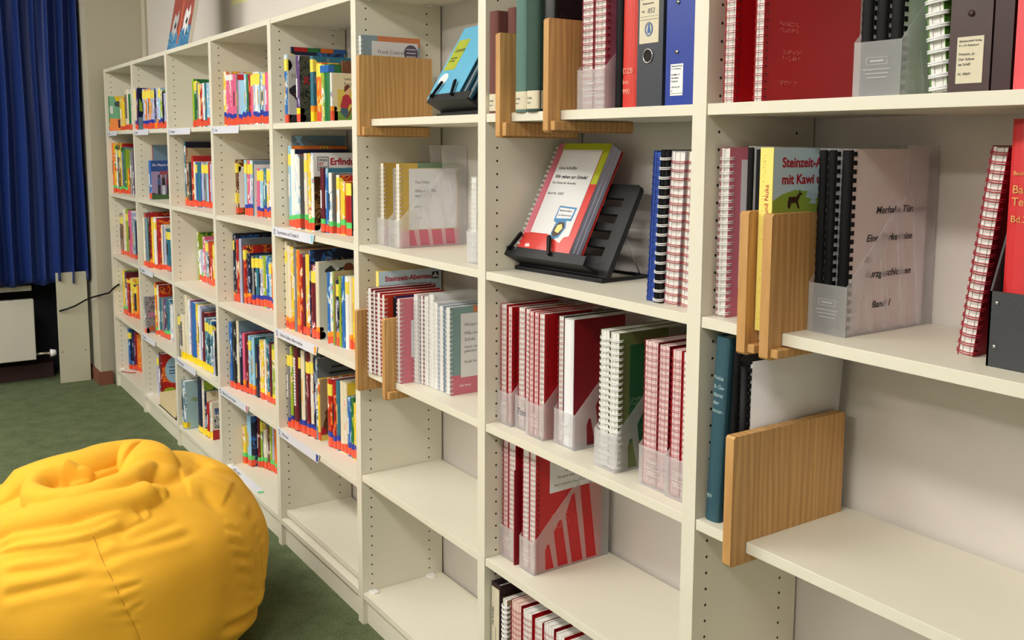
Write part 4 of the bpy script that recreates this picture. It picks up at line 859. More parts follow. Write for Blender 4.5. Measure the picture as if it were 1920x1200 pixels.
bookend('left of two wooden bookends on the third shelf, sixth bookcase', 3.7630, Z2, .190, .062, yb=.20, batten=0)
bookend('wooden bookend standing between red and pink notebooks, sixth bookcase', 3.9500, Z2, .191, .049, yf=-.033, yb=.20)
def steinzeit(loc, w, h, d, label):
    t = thing('braille_storybook', label, 'book', loc)
    MB().box(0, .0015, 0, .0012, d, h).build('back_cover', cover_mat('Y'), t); MB().box(0, 0, 0, w, .0015, h).build('spine', mat('butter_spine', srgb(244, 224, 120), .45), t)
    MB().box(w - .0012, .0015, 0, w, d, h).build('front_cover', mat('pale_sky_cover', srgb(202, 226, 238), .4), t); MB().box(.0015, .002, .002, w - .0016, d - .003, h - .003).build('page_block', PAPER, t)
    e = w + .0002
    text(t, 'Steinzeit-Abenteuer', .0225, Vector((e, .022, h - .032)), 'side', REDINK, bold=.0006); text(t, 'mit Kawi und Nuka', .0225, Vector((e, .022, h - .060)), 'side', REDINK, bold=.0006)
    U_ = .115
    blob(t, e, [(.0015, h * (.60 + U_)), (.025, h * (.635 + U_)), (.055, h * (.655 + U_)), (.085, h * (.648 + U_)), (.12, h * (.625 + U_)), (.16, h * (.615 + U_)), (d, h * (.60 + U_)), (d, .001), (.0015, .001)], mat('hill_print', srgb(150, 178, 70), .45))
    blob(t, e + .0003, [(.088, h * (.65 + U_)), (.084, h * (.615 + U_)), (.10, h * (.60 + U_)), (.092, h * (.58 + U_)), (.112, h * (.575 + U_)), (.108, h * (.60 + U_)), (.118, h * (.62 + U_)), (.098, h * (.645 + U_))], mat('stream_print', srgb(190, 214, 226), .4))
    BR = mat('goat_print', srgb(66, 40, 28), .5)
    for y0, z0, s in ((.052, h * .700, 1.15), (.128, h * .665, 1.25)):
        blob(t, e + .0004, [(y0 + a * s, z0 + b * s) for a, b in ((-.012, 0), (-.01, .009), (.006, .009), (.012, .014), (.013, .020), (.015, .015), (.020, .013), (.014, .010), (.010, .002), (.014, -.009), (.010, -.008), (.006, 0), (-.004, 0), (-.008, -.009), (-.012, -.006))], BR)
    bf = text(t, 'Steinzeit-Abenteuer mit Kawi und Nuka', .0125, Vector((w * .72, -.0003, h * .14)), 'front_up', REDINK)
    braille(t, e, .04, h - .069, 1, 14, MATS['pale_sky_cover']); 
    # braille dots on the spine
    mb = MB()
    for i in range(60):
        z = .01 + i * .0048
        for a in range(3):
            if rnd.random() < .4: mb.box(w * .22 + a * .0022, -.0006, z, w * .22 + a * .0022 + .0012, .0001, z + .0012)
    mb.build('braille_dots', mat('butter_shadow', srgb(222, 198, 96), .5), t)
    MB().prism([(d - .034, h - .034), (d - .01, h - .034), (d - .01, h - .012), (d - .034, h - .012)], e, e + .0003, 'yz').build('reader_mark', INK, t); blob(t, e + .0005, ell(d - .022, h - .019, .0035, .0035, 10), PAPERL, 'reader_mark'); blob(t, e + .0005, [(d - .031, h - .031), (d - .022, h - .028), (d - .013, h - .031), (d - .013, h - .024), (d - .022, h - .0225), (d - .031, h - .024)], PAPERL, 'reader_mark')
    return t
steinzeit((3.7665, .030, Z2), .018, .307, .220, 'Steinzeit-Abenteuer book behind red notebooks on the third shelf, sixth bookcase')
for i, (x, w, cm, lb) in enumerate([(3.7900, .026, DRED, 'dark red notebook with white spiral, first right of left bookend'), (3.8185, .016, DRED, 'thin dark red notebook between thicker red notebooks, sixth bookcase'), (3.8370, .022, RED, 'red notebook with thick white pages left of the middle bookend'), (3.8620, .018, mat('vermilion_card', srgb(206, 60, 36), .45), 'orange-red notebook just left of the middle bookend')]):
    notebook(lb, (x, -.010 + .004 * i, Z2), w, .262 - .004 * i, .205, 'R', WWI, coverm=cm)
MB_ = mat('navy_card', srgb(30, 34, 90), .5)
comb_book('thin navy booklet squeezed beside the middle wooden bookend', (3.8870, .03, Z2), .010, .245, .19, MB_)
t = notebook('old-rose notebook with white labels right of the middle bookend', (3.9540, .006, Z2), .017, .250, .205, 'k', WWI, coverm=PINK)
label_card(t, .0173, .045, .125, .12, .235, [('Samuel\nKoch', .02, .04, .012)]); label_card(t, .0178, .036, .075, .13, .185, [('Susanne\nOrosz', .02, .02, .009), ('wind', .02, .06, .013), ('Band 2', .02, .085, .008)]); label_card(t, .0183, .05, .04, .13, .078, []); text(t, 'dzb lesen', .010, Vector((.0176, .04, .016)), 'side', WHITEINK)
for i, (x, y, w, h, cm, lb) in enumerate([(3.9755, .050, .020, .262, LAB, 'white card notebook third shelf, next to the old-rose notebook'), (3.9985, .058, .018, .262, DRED, 'maroon-covered notebook among the white spirals, sixth bookcase'), (4.0195, .060, .022, .262, LAB, 'white notebook behind the maroon one, sixth bookcase'), (4.0445, .062, .026, .272, LAB, 'thick white notebook, tallest of the white spirals'),
                                     (4.0735, .060, .022, .252, LAB, 'white notebook just left of the pale blue one'), (4.0985, .064, .024, .246, mat('pale_blue_card', srgb(150, 172, 206), .5), 'pale blue notebook second from right on the third shelf')]):
    notebook(lb, (x, y, Z2), w, h, .200, 'W', WWI, coverm=cm)
t = notebook('grey-green notebook titled Mila und die Schule, rightmost on its shelf', (4.1420, .060, Z2), .024, .248, .205, 'T', WWI, coverm=mat('grey_teal_card', srgb(128, 158, 160), .5))
plate(t, .0243, .075, .23, .205, .2479, mat('apricot_card', (1, 1, 1))); plate(t, .0243, .002, .0, .205, .055, PINK); label_card(t, .0247, .034, .048, .20, .228, [('Miriam Mann', .012, .036, .013), ('Mila und die geheime', .012, .060, .0135), ('Schule', .012, .078, .0135), ('Heute schon einen Schatz', .012, .098, .010), ('gefunden?', .012, .110, .010), ('Braille Nr. 1200', .012, .140, .010)]); text(t, 'dzb lesen', .010, Vector((.0248, .03, .022)), 'side', WHITEINK)

# ---- seventh bookcase (bay 6)
def cloth_book(label, loc, w, h, d, m, lab=1, name='cloth_bound_book', rot=(0, 0, 0), texts=(), tm=None):
    t = thing(name, label, 'book', loc, rot)
    r = w * .22; n = 8; c = .0025
    arc = [(w / 2 - (w / 2) * math.cos(math.pi * k / n), r - r * math.sin(math.pi * k / n)) for k in range(n + 1)]
    MB().prism([(0, d)] + arc + [(w, d), (w - c, d), (w - c, r + .002), (c, r + .002), (c, d)], 0, h, 'xy').build('cover', m, t, bevel=.0006)
    MB().box(c + .0003, r + .003, .003, w - c - .0003, d - .004, h - .004).build('page_block', PAPERO, t)
    MB().box(w - .0006, .010, .002, w + .0006, .013, h - .002).build('joint', m, t)
    if lab:
        p = .0006; a2 = [(w / 2 - (w / 2 + p) * math.cos(math.pi * k / n), r - (r + p) * math.sin(math.pi * k / n)) for k in range(n + 1)]
        MB().prism([(-p, .03)] + a2 + [(w + p, .028), (w + .0001, .028)] + [(w / 2 - (w / 2 + .0001) * math.cos(math.pi * k / n), r - (r + .0001) * math.sin(math.pi * k / n)) for k in range(n + 1)][::-1] + [(-.0001, .03)], .006, .046, 'xy').build('shelf_mark', PAPERO, t)
        text(t, 'Braille', .0065, Vector((w * .28, -.0009, .028)), 'front', GREYINK); text(t, 'Band 1', .005, Vector((w * .28, -.0009, .018)), 'front', GREYINK)
    for s, z, sz, o in texts: text(t, s, sz, Vector((w * .18 if o == 'front' else w * .7, -.0005, z)), o, tm or GOLDINK)
    return t
CL1 = mat('maroon_cloth', srgb(112, 66, 60), .8, bump=.5, bscale=900); CL2 = mat('sea_green_cloth', srgb(98, 132, 124), .85, bump=.6, bscale=900, vary=.08, vscale=60); CL3 = mat('dark_green_cloth', srgb(52, 78, 68), .85, bump=.5, bscale=900)
cloth_book('reddish brown cloth book at the far left of the top shelf, seventh bookcase', (4.4445, .004, Z0), .037, .240, .20, CL1)
cloth_book('reddish brown cloth book behind the small bookend, seventh bookcase', (4.4840, .030, Z0), .034, .246, .20, CL1, 0)
bookend('small wooden bookend left of the green cloth books, seventh bookcase', 4.5520, Z0, .180, .058, yf=-.031)
cloth_book('green cloth book just right of the small bookend, top shelf', (4.5700, -.006, Z0), .044, .262, .21, CL2)
cloth_book('taller green cloth book left of the big wooden bookend', (4.6160, -.006, Z0), .044, .285, .21, CL3)
cloth_book('black sparkling bound book behind the big wooden bookend', (4.6630, .006, Z0), .040, .270, .21, art_mat('black_speckle', (.008, .008, .009, 1), [(.66, (.03, .03, .03, 1)), (.72, (.25, .25, .24, 1)), (.76, (.01, .01, .01, 1))], 160), 0)
bookend('large wooden bookend with a knot, in front of the black book', 4.7430, Z0, .193, .047, yf=-.033, yb=.215)
magazine_file('frosted file with two rose notebooks on the top shelf, seventh bookcase', (4.7750, .020, Z0), .088)
for x, lb in ((4.7780, 'left rose notebook in the top shelf file'), (4.8195, 'right rose notebook in the top shelf file')):
    notebook(lb, (x, .030, Z0 + .0016), .036, .305, .2, 'k', RW, coverm=mat('mauve_rose_card', srgb(176, 92, 112), .5), pitch=.0142, wire=.0008)
comb_book('blue and olive folder standing behind the top shelf file', (4.8700, .050, Z0), .022, .300, .2, art_mat('blue_olive_cover', srgb(88, 112, 60), [(.52, srgb(56, 80, 150)), (.7, srgb(110, 126, 70))], 5))
t = cloth_book('bright red braille volume between the file and the black ring binder', (4.9300, .008, Z0), .044, .318, .24, mat('scarlet_cloth', srgb(208, 50, 36), .45), 0, texts=(('DZB', .066, .015, 'front'), ('Inst.', .046, .012, 'front'), ('990', .026, .015, 'front')), tm=mat('pale_scratch', srgb(240, 170, 150), .5))
def ring_binder(label, loc, w, h, d, m, name='ring_binder', rot=(0, 0, 0)):
    t = thing(name, label, 'binder', loc, rot)
    c = .003
    MB().prism([(0, 0), (w, 0), (w, d), (w - c, d), (w - c, c), (c, c), (c, d), (0, d)], 0, h, 'xy').build('cover', m, t, bevel=.0012)
    MB().box(c + .003, .02, .006, w - c - .006, d - .012, h - .014).build('papers', PAPERL, t)
    return t
t = ring_binder('black ring binder with finger hole and cream label, top shelf', (4.9770, .010, Z0), .072, .318, .28, mat('slate_binder', srgb(52, 56, 66), .45, bump=.1, bscale=300))
MB().tube([(.032 + .0128 * math.cos(a), -.0012, .096 + .0128 * math.sin(a)) for a in [2 * math.pi * k / 28 for k in range(28)]], .0013, 6, True).build('finger_ring', STEEL, t, True)
MB().prism(ell(.032, .096, .012, .012, 24), -.0006, .0, 'xz').build('finger_hole', HOLE, t)
MB().box(.006, -.0007, .120, .060, -.0001, .235).build('spine_label', PAPERO, t)
text(t, 'BFS-Friedberg', .0078, Vector((.009, -.001, .202)), 'front', INK, shear=.2, sx=.9); text(t, 'Medienzentrum', .005, Vector((.014, -.001, .193)), 'front', INK); text(t, 'Nr.', .007, Vector((.012, -.001, .178)), 'front', INK); text(t, '852', .0135, Vector((.028, -.001, .176)), 'front', mat('grey_pencil', (.1, .1, .14), .6), shear=.2)
MB().box(.008, -.0009, .164, .058, -.0006, .1648).box(.008, -.0009, .170, .058, -.0006, .1705).build('label_rule', INK, t)
sl = MB()
for rr in (.0105, .0085): sl.tube([(.033 + rr * math.cos(a), -.0009, .146 + rr * 1.25 * math.sin(a)) for a in [2 * math.pi * k / 24 for k in range(24)]], .0007, 4, True)
sl.prism([(.028, .139), (.038, .139), (.036, .150), (.030, .150)], -.0010, -.0007, 'xz'); sl.prism([(.030, .150), (.036, .150), (.034, .156), (.032, .156)], -.0010, -.0007, 'xz'); sl.build('round_seal', mat('seal_blue', srgb(50, 96, 160), .5), t)
t = ring_binder('blue binder with white paper label beside the upright, top shelf', (5.0560, .012, Z0), .078, .318, .28, mat('ultramarine_binder', srgb(26, 56, 150), .38, bump=.04, bscale=100))
for z in (.098, .188): MB().tube([(.030, -.0002, z), (.030, -.0022, z)], .0042, 12).build('rivet', STEEL, t, True)
MB().box(.014, -.0007, .018, .047, -.0001, .076).build('spine_label', PAPERL, t)
for s, z, q in (('Blindenschrift-Verlag', .071, .0034), ('P. v. M. Paderborn', .066, .0034), ('Preußler, O.', .055, .0046), ('Das kleine', .049, .0046), ('Gespenst', .043, .0046), ('LWV Nr. 29', .032, .0044), ('IV', .025, .0044)): text(t, s, q, Vector((.0165, -.001, z)), 'front', INK)
MB().box(.014, -.0009, .0215, .047, -.0006, .0222).build('label_rule', INK, t)

# second shelf: reading stand with a thick wire-bound book
st, p = book_stand('black slotted book stand holding the book Wir gehen zur Schule', (4.420, .086, Z1), math.radians(4.8), .335, 28, .165, .235)
q = thing('spiral_notebook', 'thick book titled Wir gehen zur Schule! leaning on the black stand', 'book', (4.4755, .0667, Z1 + .0465), (-math.radians(28), 0, math.radians(4.8)))
bw, bh, bt = .188, .303, .043
MB().box(0, 0, 0, bw, .0008, bh).build('front_cover', mat('crimson_cover', srgb(206, 56, 50), .28, .5), q); MB().box(0, bt - .0008, 0, bw, bt, bh).build('back_cover', MATS['crimson_cover'], q)
mb = MB()
for i in range(9): mb.box(.001, .001 + i * .0042, .001, bw - .001 - .0009 * (i % 3), .0048 + i * .0042, bh - .001 - .0008 * (i % 2))
mb.build('pages', mat('bluish_pages', srgb(206, 206, 226), .7, bump=.2, bscale=400), q)
ft = lambda nm, pts, m, y=-.0003: MB().prism([(px_ * .94, pz_ * 1.11 if pz_ < .25 else bh - (.272 - pz_)) for px_, pz_ in pts], y, y + .0003, 'xz').build(nm, m, q)
ft('cover_picture', [(.0, .0), (.022, .0), (.022, .272), (0, .272)], PINK); ft('cover_picture', [(.022, .252), (.2, .252), (.2, .272), (.022, .272)], mat('chartreuse', srgb(176, 186, 34), .4)); ft('cover_picture', [(.178, .175), (.2, .175), (.2, .2519), (.178, .2519)], MATS['chartreuse'])
ft('cover_picture', [(0, 0), (.2, 0), (.2, .05), (0, .05)], MATS['crimson_cover'], -.0006)
ft('title_panel', [(.026, .052), (.095, .052), (.150, .034), (.158, .048), (.176, .052), (.176, .254), (.026, .254)], mat('glossy_white_card', srgb(226, 226, 228), .12, .6), -.0009)
for s, x, z, sz, b_, sh in (('Lena Scheffler', .038, .208, .0118, 0, .2), ('Wir gehen zur Schule!', .036, .186, .0128, .0003, .15), ('Von Kenia bis Amerika', .034, .172, .0092, 0, .15), ('Band Nr. 12025', .033, .146, .0090, 0, .15)): text(q, s, sz, Vector((x * .94, -.0012, z * 1.11)), 'front', INK, bold=b_, shear=sh)
ft('badge', [(.100, .120), (.166, .118), (.163, .086), (.145, .086), (.153, .07), (.140, .046), (.118, .040), (.106, .054), (.110, .080), (.098, .084)], mat('badge_blue', srgb(60, 128, 178), .4), -.0012)
ft('badge', [(.104, .116), (.160, .114), (.158, .092), (.104, .090)], LAB, -.0015); ft('badge', [(.112, .070), (.110, .055), (.120, .046), (.138, .052), (.148, .072), (.140, .082), (.122, .082)], mat('badge_brown', srgb(66, 48, 44), .5), -.0015); ft('badge', [(.120, .074), (.117, .060), (.132, .056), (.142, .068), (.134, .078)], mat('badge_yellow', srgb(236, 216, 130), .5), -.0018)
text(q, 'Bücherschätze', .0072, Vector((.101, -.0018, .1185)), 'front', INK); text(q, 'von dzb mit lesen', .0064, Vector((.101, -.0018, .107)), 'front', INK); text(q, 'dzb', .012, Vector((.024, -.0009, .020)), 'front', WHITEINK, bold=.0006)
mb = MB(); 
for i in range(22):
    zc = .010 + i * .0132; mb.tube([(-.002 + .009 * math.cos(a), bt / 2 + (bt / 2 + .004) * math.sin(a), zc) for a in [2 * math.pi * k / 16 for k in range(16)]], .0011, 5, True)
    mb.tube([(-.002 + .009 * math.cos(a), bt / 2 + (bt / 2 + .004) * math.sin(a), zc + .0035) for a in [2 * math.pi * k / 16 for k in range(16)]], .0011, 5, True)
mb.build('spiral_binding', WWI, q, True)
notebook('blue notebook leaning at the right end of the second shelf', (4.9860, .040, Z1), .022, .300, .21, 'B', mat('blue_wire', srgb(30, 60, 150), .4), coverm=mat('royal_blue_card', srgb(30, 60, 150), .4), pagem=mat('blue_back_card', srgb(36, 70, 156), .5), rot=(0, math.radians(2.3), 0))
notebook('black-paged notebook with white wire loops beside the blue notebook', (5.0110, .036, Z1), .018, .302, .21, 'K', WWI, coverm=mat('black_card2', (.012, .012, .014), .5), pagem=BLACKP, rot=(0, math.radians(2.3), 0), pitch=.0185, wire=.0011)
for x, lb, cm in ((5.0350, 'red-wired notebook with pale cover, second from right, seventh bookcase', mat('pale_lilac_card', srgb(206, 204, 216), .5)), (5.0800, 'red-wired notebook with beige cover against the upright, seventh bookcase', mat('worn_beige_card', srgb(176, 160, 136), .6))):
    notebook(lb, (x, .042, Z1), .036, .300, .21, 'V', RW, coverm=cm, rot=(0, math.radians(2.3), 0), pitch=.016, wire=.0008)

# third shelf: a row of frosted files
FILES = [('file at the far left with two dark red notebooks', 4.4445, .036, .060), ('narrow file second from left, marked in pencil', 4.5075, .046, .058), ('file third from left with big red cover showing', 4.5680, .036, .070), ('file fourth from left with thick white pages', 4.6570, .055, .080), ('file with two green braille books', 4.8330, .034, .072), ('file with thick rose-paged notebook near the upright', 4.9720, .040, .080), ('rightmost file against the upright', 5.0550, .036, .080)]
for lb, x, y, w in FILES: magazine_file('frosted ' + lb + ', third shelf of seventh bookcase' if 'third' not in lb else 'frosted ' + lb + ', seventh bookcase', (x, y, Z2), w)
sc = tag(MB().tube([(4.518, .0450, .925 + .0), (4.519, .0450, .940), (4.521, .0450, .925)], .0007, 4).build('pencil_mark', GREYINK), None)
bpy.data.objects.remove(sc, do_unlink=True)
t = [o for o in bpy.data.objects if o.name.startswith('magazine_file') and abs(o.location.x - 4.5075) < 1e-4][0]
text(t, 'Tom', .024, Vector((.006, -.0009, .038)), 'front', mat('grey_pencil', (.1, .1, .14), .6), shear=.3)
PK = mat('rose_pages', srgb(232, 206, 206), .8, bump=.2, bscale=400)
for lb, x, y, w, h, pg, cm, wm in [('leftmost dark red notebook in the first frosted file', 4.4465, .044, .026, .300, PAPER, RED, RW), ('red notebook with plain cover in the first frosted file', 4.4750, .046, .018, .297, PK, RED, RW), ('red notebook with thick pages in the pencil-marked file', 4.5100, .054, .028, .300, PAPER, DRED, RW),
                                ('second red notebook in the pencil-marked file', 4.5405, .054, .022, .300, PAPER, RED, RW), ('thin red notebook at the left of the third file', 4.5705, .044, .018, .300, PK, RED, RW), ('middle red notebook of the third file', 4.5905, .044, .018, .300, PK, RED, RW), ('red notebook with pasted card in the third file', 4.6105, .044, .022, .300, PAPER, RED, RW),
                                ('dark notebook behind thick pages in the fourth file', 4.6600, .064, .020, .300, PAPER, mat('black_card', (.02, .02, .022), .5), RW), ('thick notebook with rose pages in the file near the upright', 4.9750, .048, .040, .300, PK, DRED, RW), ('very dark red notebook beside the rose pages', 5.0180, .048, .030, .298, PK, mat('wine_card', srgb(96, 8, 26), .45), RW),
                                ('red notebook at the left of the rightmost file', 5.0580, .046, .026, .296, PK, RED, RW), ('red notebook against the upright in the rightmost file', 5.0880, .046, .036, .296, PAPER, RED, RW)]:
    t = notebook(lb, (x, y, Z2 + .0016), w, h, .205, 'R', wm, coverm=cm, pagem=pg, pitch=.0128)
    if 'pasted card' in lb: MB().box(w + .0003, .060, .155, w + .0008, .10, .255).build('label', LAB, t); braille(t, w + .0003, .02, .07, 1, 3, MATS['pale_scratch'])
t = thing('braille_volume', 'red volume with bulging white pages in the fourth frosted file', 'book', (4.6830, .062, Z2 + .0016))
MB().prism([(.000, .003), (.006, .0), (.026, .0), (.0335, .003), (.0335, .205), (0, .205)], 0, .297, 'xy').build('page_block', PAPERL, t, bevel=.0015); MB().box(.034, .004, 0, .0348, .212, .298).build('front_cover', DRED, t); MB().box(-.0009, .004, 0, -.0001, .212, .298).build('back_cover', DRED, t)
GR = mat('moss_braille_cover', srgb(104, 116, 72), .45)
for x, lb in ((4.8380, 'left green braille book with white wire'), (4.8700, 'right green braille book showing its dark green picture')):
    t = notebook(lb, (x, .044, Z2 + .0016), .030, .300, .205, 'G', WWI, coverm=GR, pitch=.0131, wire=.0010)
    plate(t, .0303, .03, .06, .17, .272, mat('deep_green_print', srgb(34, 92, 56), .4)); text(t, 'MIT\nROBIN', .036, Vector((.0308, .095, .215)), 'side', mat('pale_green_ink', srgb(150, 180, 140), .5), shear=.2); braille(t, .0308, .03, .155, 2, 12, mat('pale_dots', srgb(196, 206, 170), .4))
# fourth shelf
magazine_file('frosted file at the left of the fourth shelf with dark red notebooks', (4.4445, .045, Z3), .066)
magazine_file('frosted file with large red notebook and white card, fourth shelf', (4.5320, .045, Z3), .062)
MB_2 = thing('red_folder', 'thin dark red folder squeezed between two files, fourth shelf', 'folder', (4.5140, .040, Z3)); MB().box(0, 0, 0, .0035, .215, .245).build('back_sheet', DRED, MB_2); MB().box(.0045, .002, 0, .0052, .21, .25).build('front_sheet', DRED, MB_2); MB().box(.0036, .003, .001, .0044, .212, .247).build('papers', PAPERL, MB_2)
for lb, x, w, pg, cm in [('leftmost dark red notebook on the fourth shelf', 4.4465, .024, PK, DRED), ('second dark red notebook on the fourth shelf', 4.4730, .030, PAPER, RED), ('dark red notebook behind the carded one, fourth shelf', 4.5345, .028, PAPER, DRED)]:
    notebook(lb, (x, .052, Z3 + .0016), w, .304, .205, 'R', RW, coverm=cm, pagem=pg)
t = notebook('red notebook with a large white card on its cover, fourth shelf', (4.5645, .052, Z3 + .0016), .026, .304, .205, 'R', RW, coverm=RED)
label_card(t, .0263, .042, .196, .182, .290, [('„Ich schenk dir eine Geschichte 2021“', .012, .022, .0068), ('Der geheime', .045, .046, .008), ('Der ganz neue Wilderer', .022, .060, .0092), ('Band 1, Schriftgröße 20 Blindenschrift', .014, .078, .0062)], skew=.004); braille(t, .0264, .05, .14, 4, 9, MATS['pale_scratch'])
# base of the seventh bookcase
t = ring_binder('dark brown box folder with a long white label, base of seventh bookcase', (4.4445, .020, Z4), .040, .330, .24, mat('dark_maroon_box', srgb(46, 22, 26), .5), 'box_folder')
MB().box(.001, -.0008, .10, .036, -.0001, .318).build('spine_label', PAPERO, t); text(t, 'Die Pyrenäen', .009, Vector((.010, -.001, .215)), 'front_up', INK, shear=.2, bold=.0002); text(t, 'Reiseberichte in Blindenschrift, Band 1', .0055, Vector((.022, -.001, .13)), 'front_up', GREYINK); text(t, 'Ausgabe für die Schule', .0055, Vector((.029, -.001, .13)), 'front_up', GREYINK)
notebook('white-covered notebook on the base board beside the box folder', (4.4960, .020, Z4), .020, .305, .21, 'W', WWI, coverm=mat('sand_card', srgb(176, 160, 128), .6), wire=.0013)
for i, (x, w, cm, pg) in enumerate([(4.5350, .044, DRED, mat('rosy_paper', srgb(226, 196, 186), .8)), (4.5850, .040, RED, PAPER), (4.6350, .032, RED, PAPER), (4.6720, .042, DRED, PAPER), (4.7200, .034, RED, PAPER), (4.7600, .040, RED, PAPER), (4.8050, .036, RED, PAPER)]):
    notebook('thick red-wired notebook on the base board, %s from the box folder' % ORD[i + 1], (x, .020, Z4), w, .318 - .003 * (i % 3), .21, 'R', RW, coverm=cm, pagem=pg, pitch=.0145, group='thick red notebooks on the base board')

# ---- eighth bookcase (bay 7)
notebook('red notebook at the left end of the nearest top shelf', (5.2010, .016, Z0), .024, .320, .24, 'R', RW, coverm=RED, pitch=.0128, wire=.0006)
t = notebook('large plain red notebook on the nearest top shelf', (5.2700, .016, Z0), .0185, .320, .255, 'R', RW, coverm=RED, pitch=.0128, rot=(0, 0, 0), wire=.0006)
braille(t, .0189, .04, .135, 2, 8, MATS['pale_scratch']); braille(t, .0189, .05, .088, 2, 8, MATS['pale_scratch']); braille(t, .0189, .04, .036, 1, 8, MATS['pale_scratch'])
magazine_file('frosted file with black comb-bound books on the nearest top shelf', (5.4620, .024, Z0), .082)
for x, lb in ((5.4660, 'left black comb-bound book in the nearest top shelf file'), (5.4920, 'middle black comb-bound book in the nearest top shelf file'), (5.5170, 'right black comb-bound book in the nearest top shelf file')):
    comb_book(lb, (x, .038, Z0 + .0016), .020, .300, .2, LAB)
notebook('green notebook leaning left with a thick silver-white wire', (5.5900, .030, Z0), .026, .305, .22, 'l', WWI, coverm=mat('fresh_green_card', srgb(104, 160, 62), .45), rot=(0, math.radians(-6), 0), pitch=.0175, wire=.0016)
BRN = mat('brown_binder', srgb(62, 40, 40), .38, bump=.05, bscale=100)
t = ring_binder('dark brown binder with pale blue dot and paper label', (5.6250, .014, Z0), .060, .320, .27, BRN)
MB().prism(ell(.030, .150, .017, .021, 28), -.0005, 0, 'xz').build('blue_dot', mat('pale_blue_dot', srgb(150, 206, 226), .4), t); MB().tube([(.030, -.0002, .106), (.030, -.002, .106)], .0045, 12).build('rivet', BRN, t, True)
MB().box(.012, -.0007, .012, .050, -.0001, .075).build('spine_label', PAPERO, t)
for s, z, q_ in (('Blindenschrift-Verlag', .068, .0038), ('P. v. M. Paderborn', .062, .0038), ('Preston, Jo', .050, .0052), ('Der Schrei', .043, .0052), ('im Schilf', .036, .0052), ('IV: 390/9', .023, .005)): text(t, s, q_, Vector((.015, -.001, z)), 'front', INK)
ring_binder('very dark red binder right of the brown binder', (5.6880, .014, Z0), .026, .320, .27, mat('oxblood_binder', srgb(48, 14, 18), .4))
ring_binder('coral red binder at the right edge of the top shelf', (5.7180, .014, Z0), .060, .320, .27, mat('coral_binder', srgb(226, 74, 84), .45))
t = notebook('rose notebook with white spiral left of the wooden bookends', (5.1860, .030, Z1), .022, .307, .21, 'k', WWI, coverm=PINK, pitch=.0127, wire=.0008)
label_card(t, .0224, .030, .055, .16, .285, [('N', .045, .05, .020)])
comb_book('black comb-bound book with white cover behind the left bookend', (5.2520, .030, Z1), .013, .309, .21, LAB, holes=False)
comb_book('second white-covered comb book behind the left bookend', (5.2700, .032, Z1), .016, .306, .21, LAB, holes=False)
bookend('left one of two wooden bookends on the nearest second shelf', 5.3130, Z1, .201, .042, yb=.20)
steinzeit((5.3155, -.012, Z1), .0275, .307, .225, 'Steinzeit-Abenteuer book between two wooden bookends on the nearest bookcase')
bookend('right one of two wooden bookends, touching the frosted file', 5.3630, Z1, .199, .042, yb=.085)
magazine_file('large frosted file with handwritten booklet on the nearest second shelf', (5.3680, .058, Z1), .076, .235, .312)
for x, w, lb in ((5.3720, .016, 'left black comb-bound booklet in the handwritten file'), (5.3900, .016, 'middle black comb-bound booklet in the handwritten file')):
    comb_book(lb, (x, .070, Z1 + .0016), w, .304, .205, LAB)
MW = mat('dusty_white_card', srgb(232, 222, 222), .6)
t = comb_book('comb-bound booklet with handwriting Merhaba Türkiye in the file', (5.4160, .0720, Z1 + .0016), .020, .304, .205, MW)
HW = mat('handwriting_ink', (.05, .05, .06), .6)
for s, y, z in (('Merhaba Türkiye!', .062, .198), ('Eine Türkeireise', .040, .152), ('in', .038, .118), ('Kurzgeschichten', .040, .092), ('Band 1', .062, .040)): text(t, s, .0165, Vector((.0204, y, z)), 'side', HW, shear=.25, sx=1.15, bold=.00025)
# leaning red notebook and black box file
t = notebook('red wire-bound notebook leaning right against the black box file', (5.6120, .100, Z1), .024, .314, .18, 'R', RW, coverm=mat('ruby_card', srgb(160, 16, 40), .45), rot=(0, math.radians(6.4), 0), pitch=.0135, wire=.0009)
bf = thing('box_file', 'black box file with metal rivets at the right edge', 'box file', (5.6780, .062, Z1))
mm = mat('charcoal_fibreboard', srgb(56, 58, 62), .6, bump=.2, bscale=300)
mb = MB(); mb.box(0, 0, 0, .090, .003, .108); mb.prism([(0, 0), (.225, 0), (.225, .30), (.10, .30), (.060, .255), (.0, .108)], 0, .003, 'yz'); mb.prism([(0, 0), (.225, 0), (.225, .30), (.10, .30), (.060, .255), (.0, .108)], .087, .090, 'yz'); mb.box(.003, .222, 0, .087, .225, .30); mb.box(.003, .003, 0, .087, .222, .003)
mb.build('shell', mm, bf)
for z in (.030, .092):
    for x in (.011, .079): MB().tube([(x, 0, z), (x, -.0014, z), (x, -.0022, z)], lambda s: .0034 - .002 * s, 12).build('rivet', STEEL, bf, True)
cloth_book('red hardback volume with gold title Baum in the black box file', (5.6850, .070, Z1 + .0032), .060, .345, .14, mat('poppy_red_cloth', srgb(206, 46, 50), .45), 0, texts=(('Baumann', .268, .008, 'front'), ('Baum', .243, .016, 'front'), ('Tempel', .226, .016, 'front'), ('Bd.2', .203, .013, 'front')))
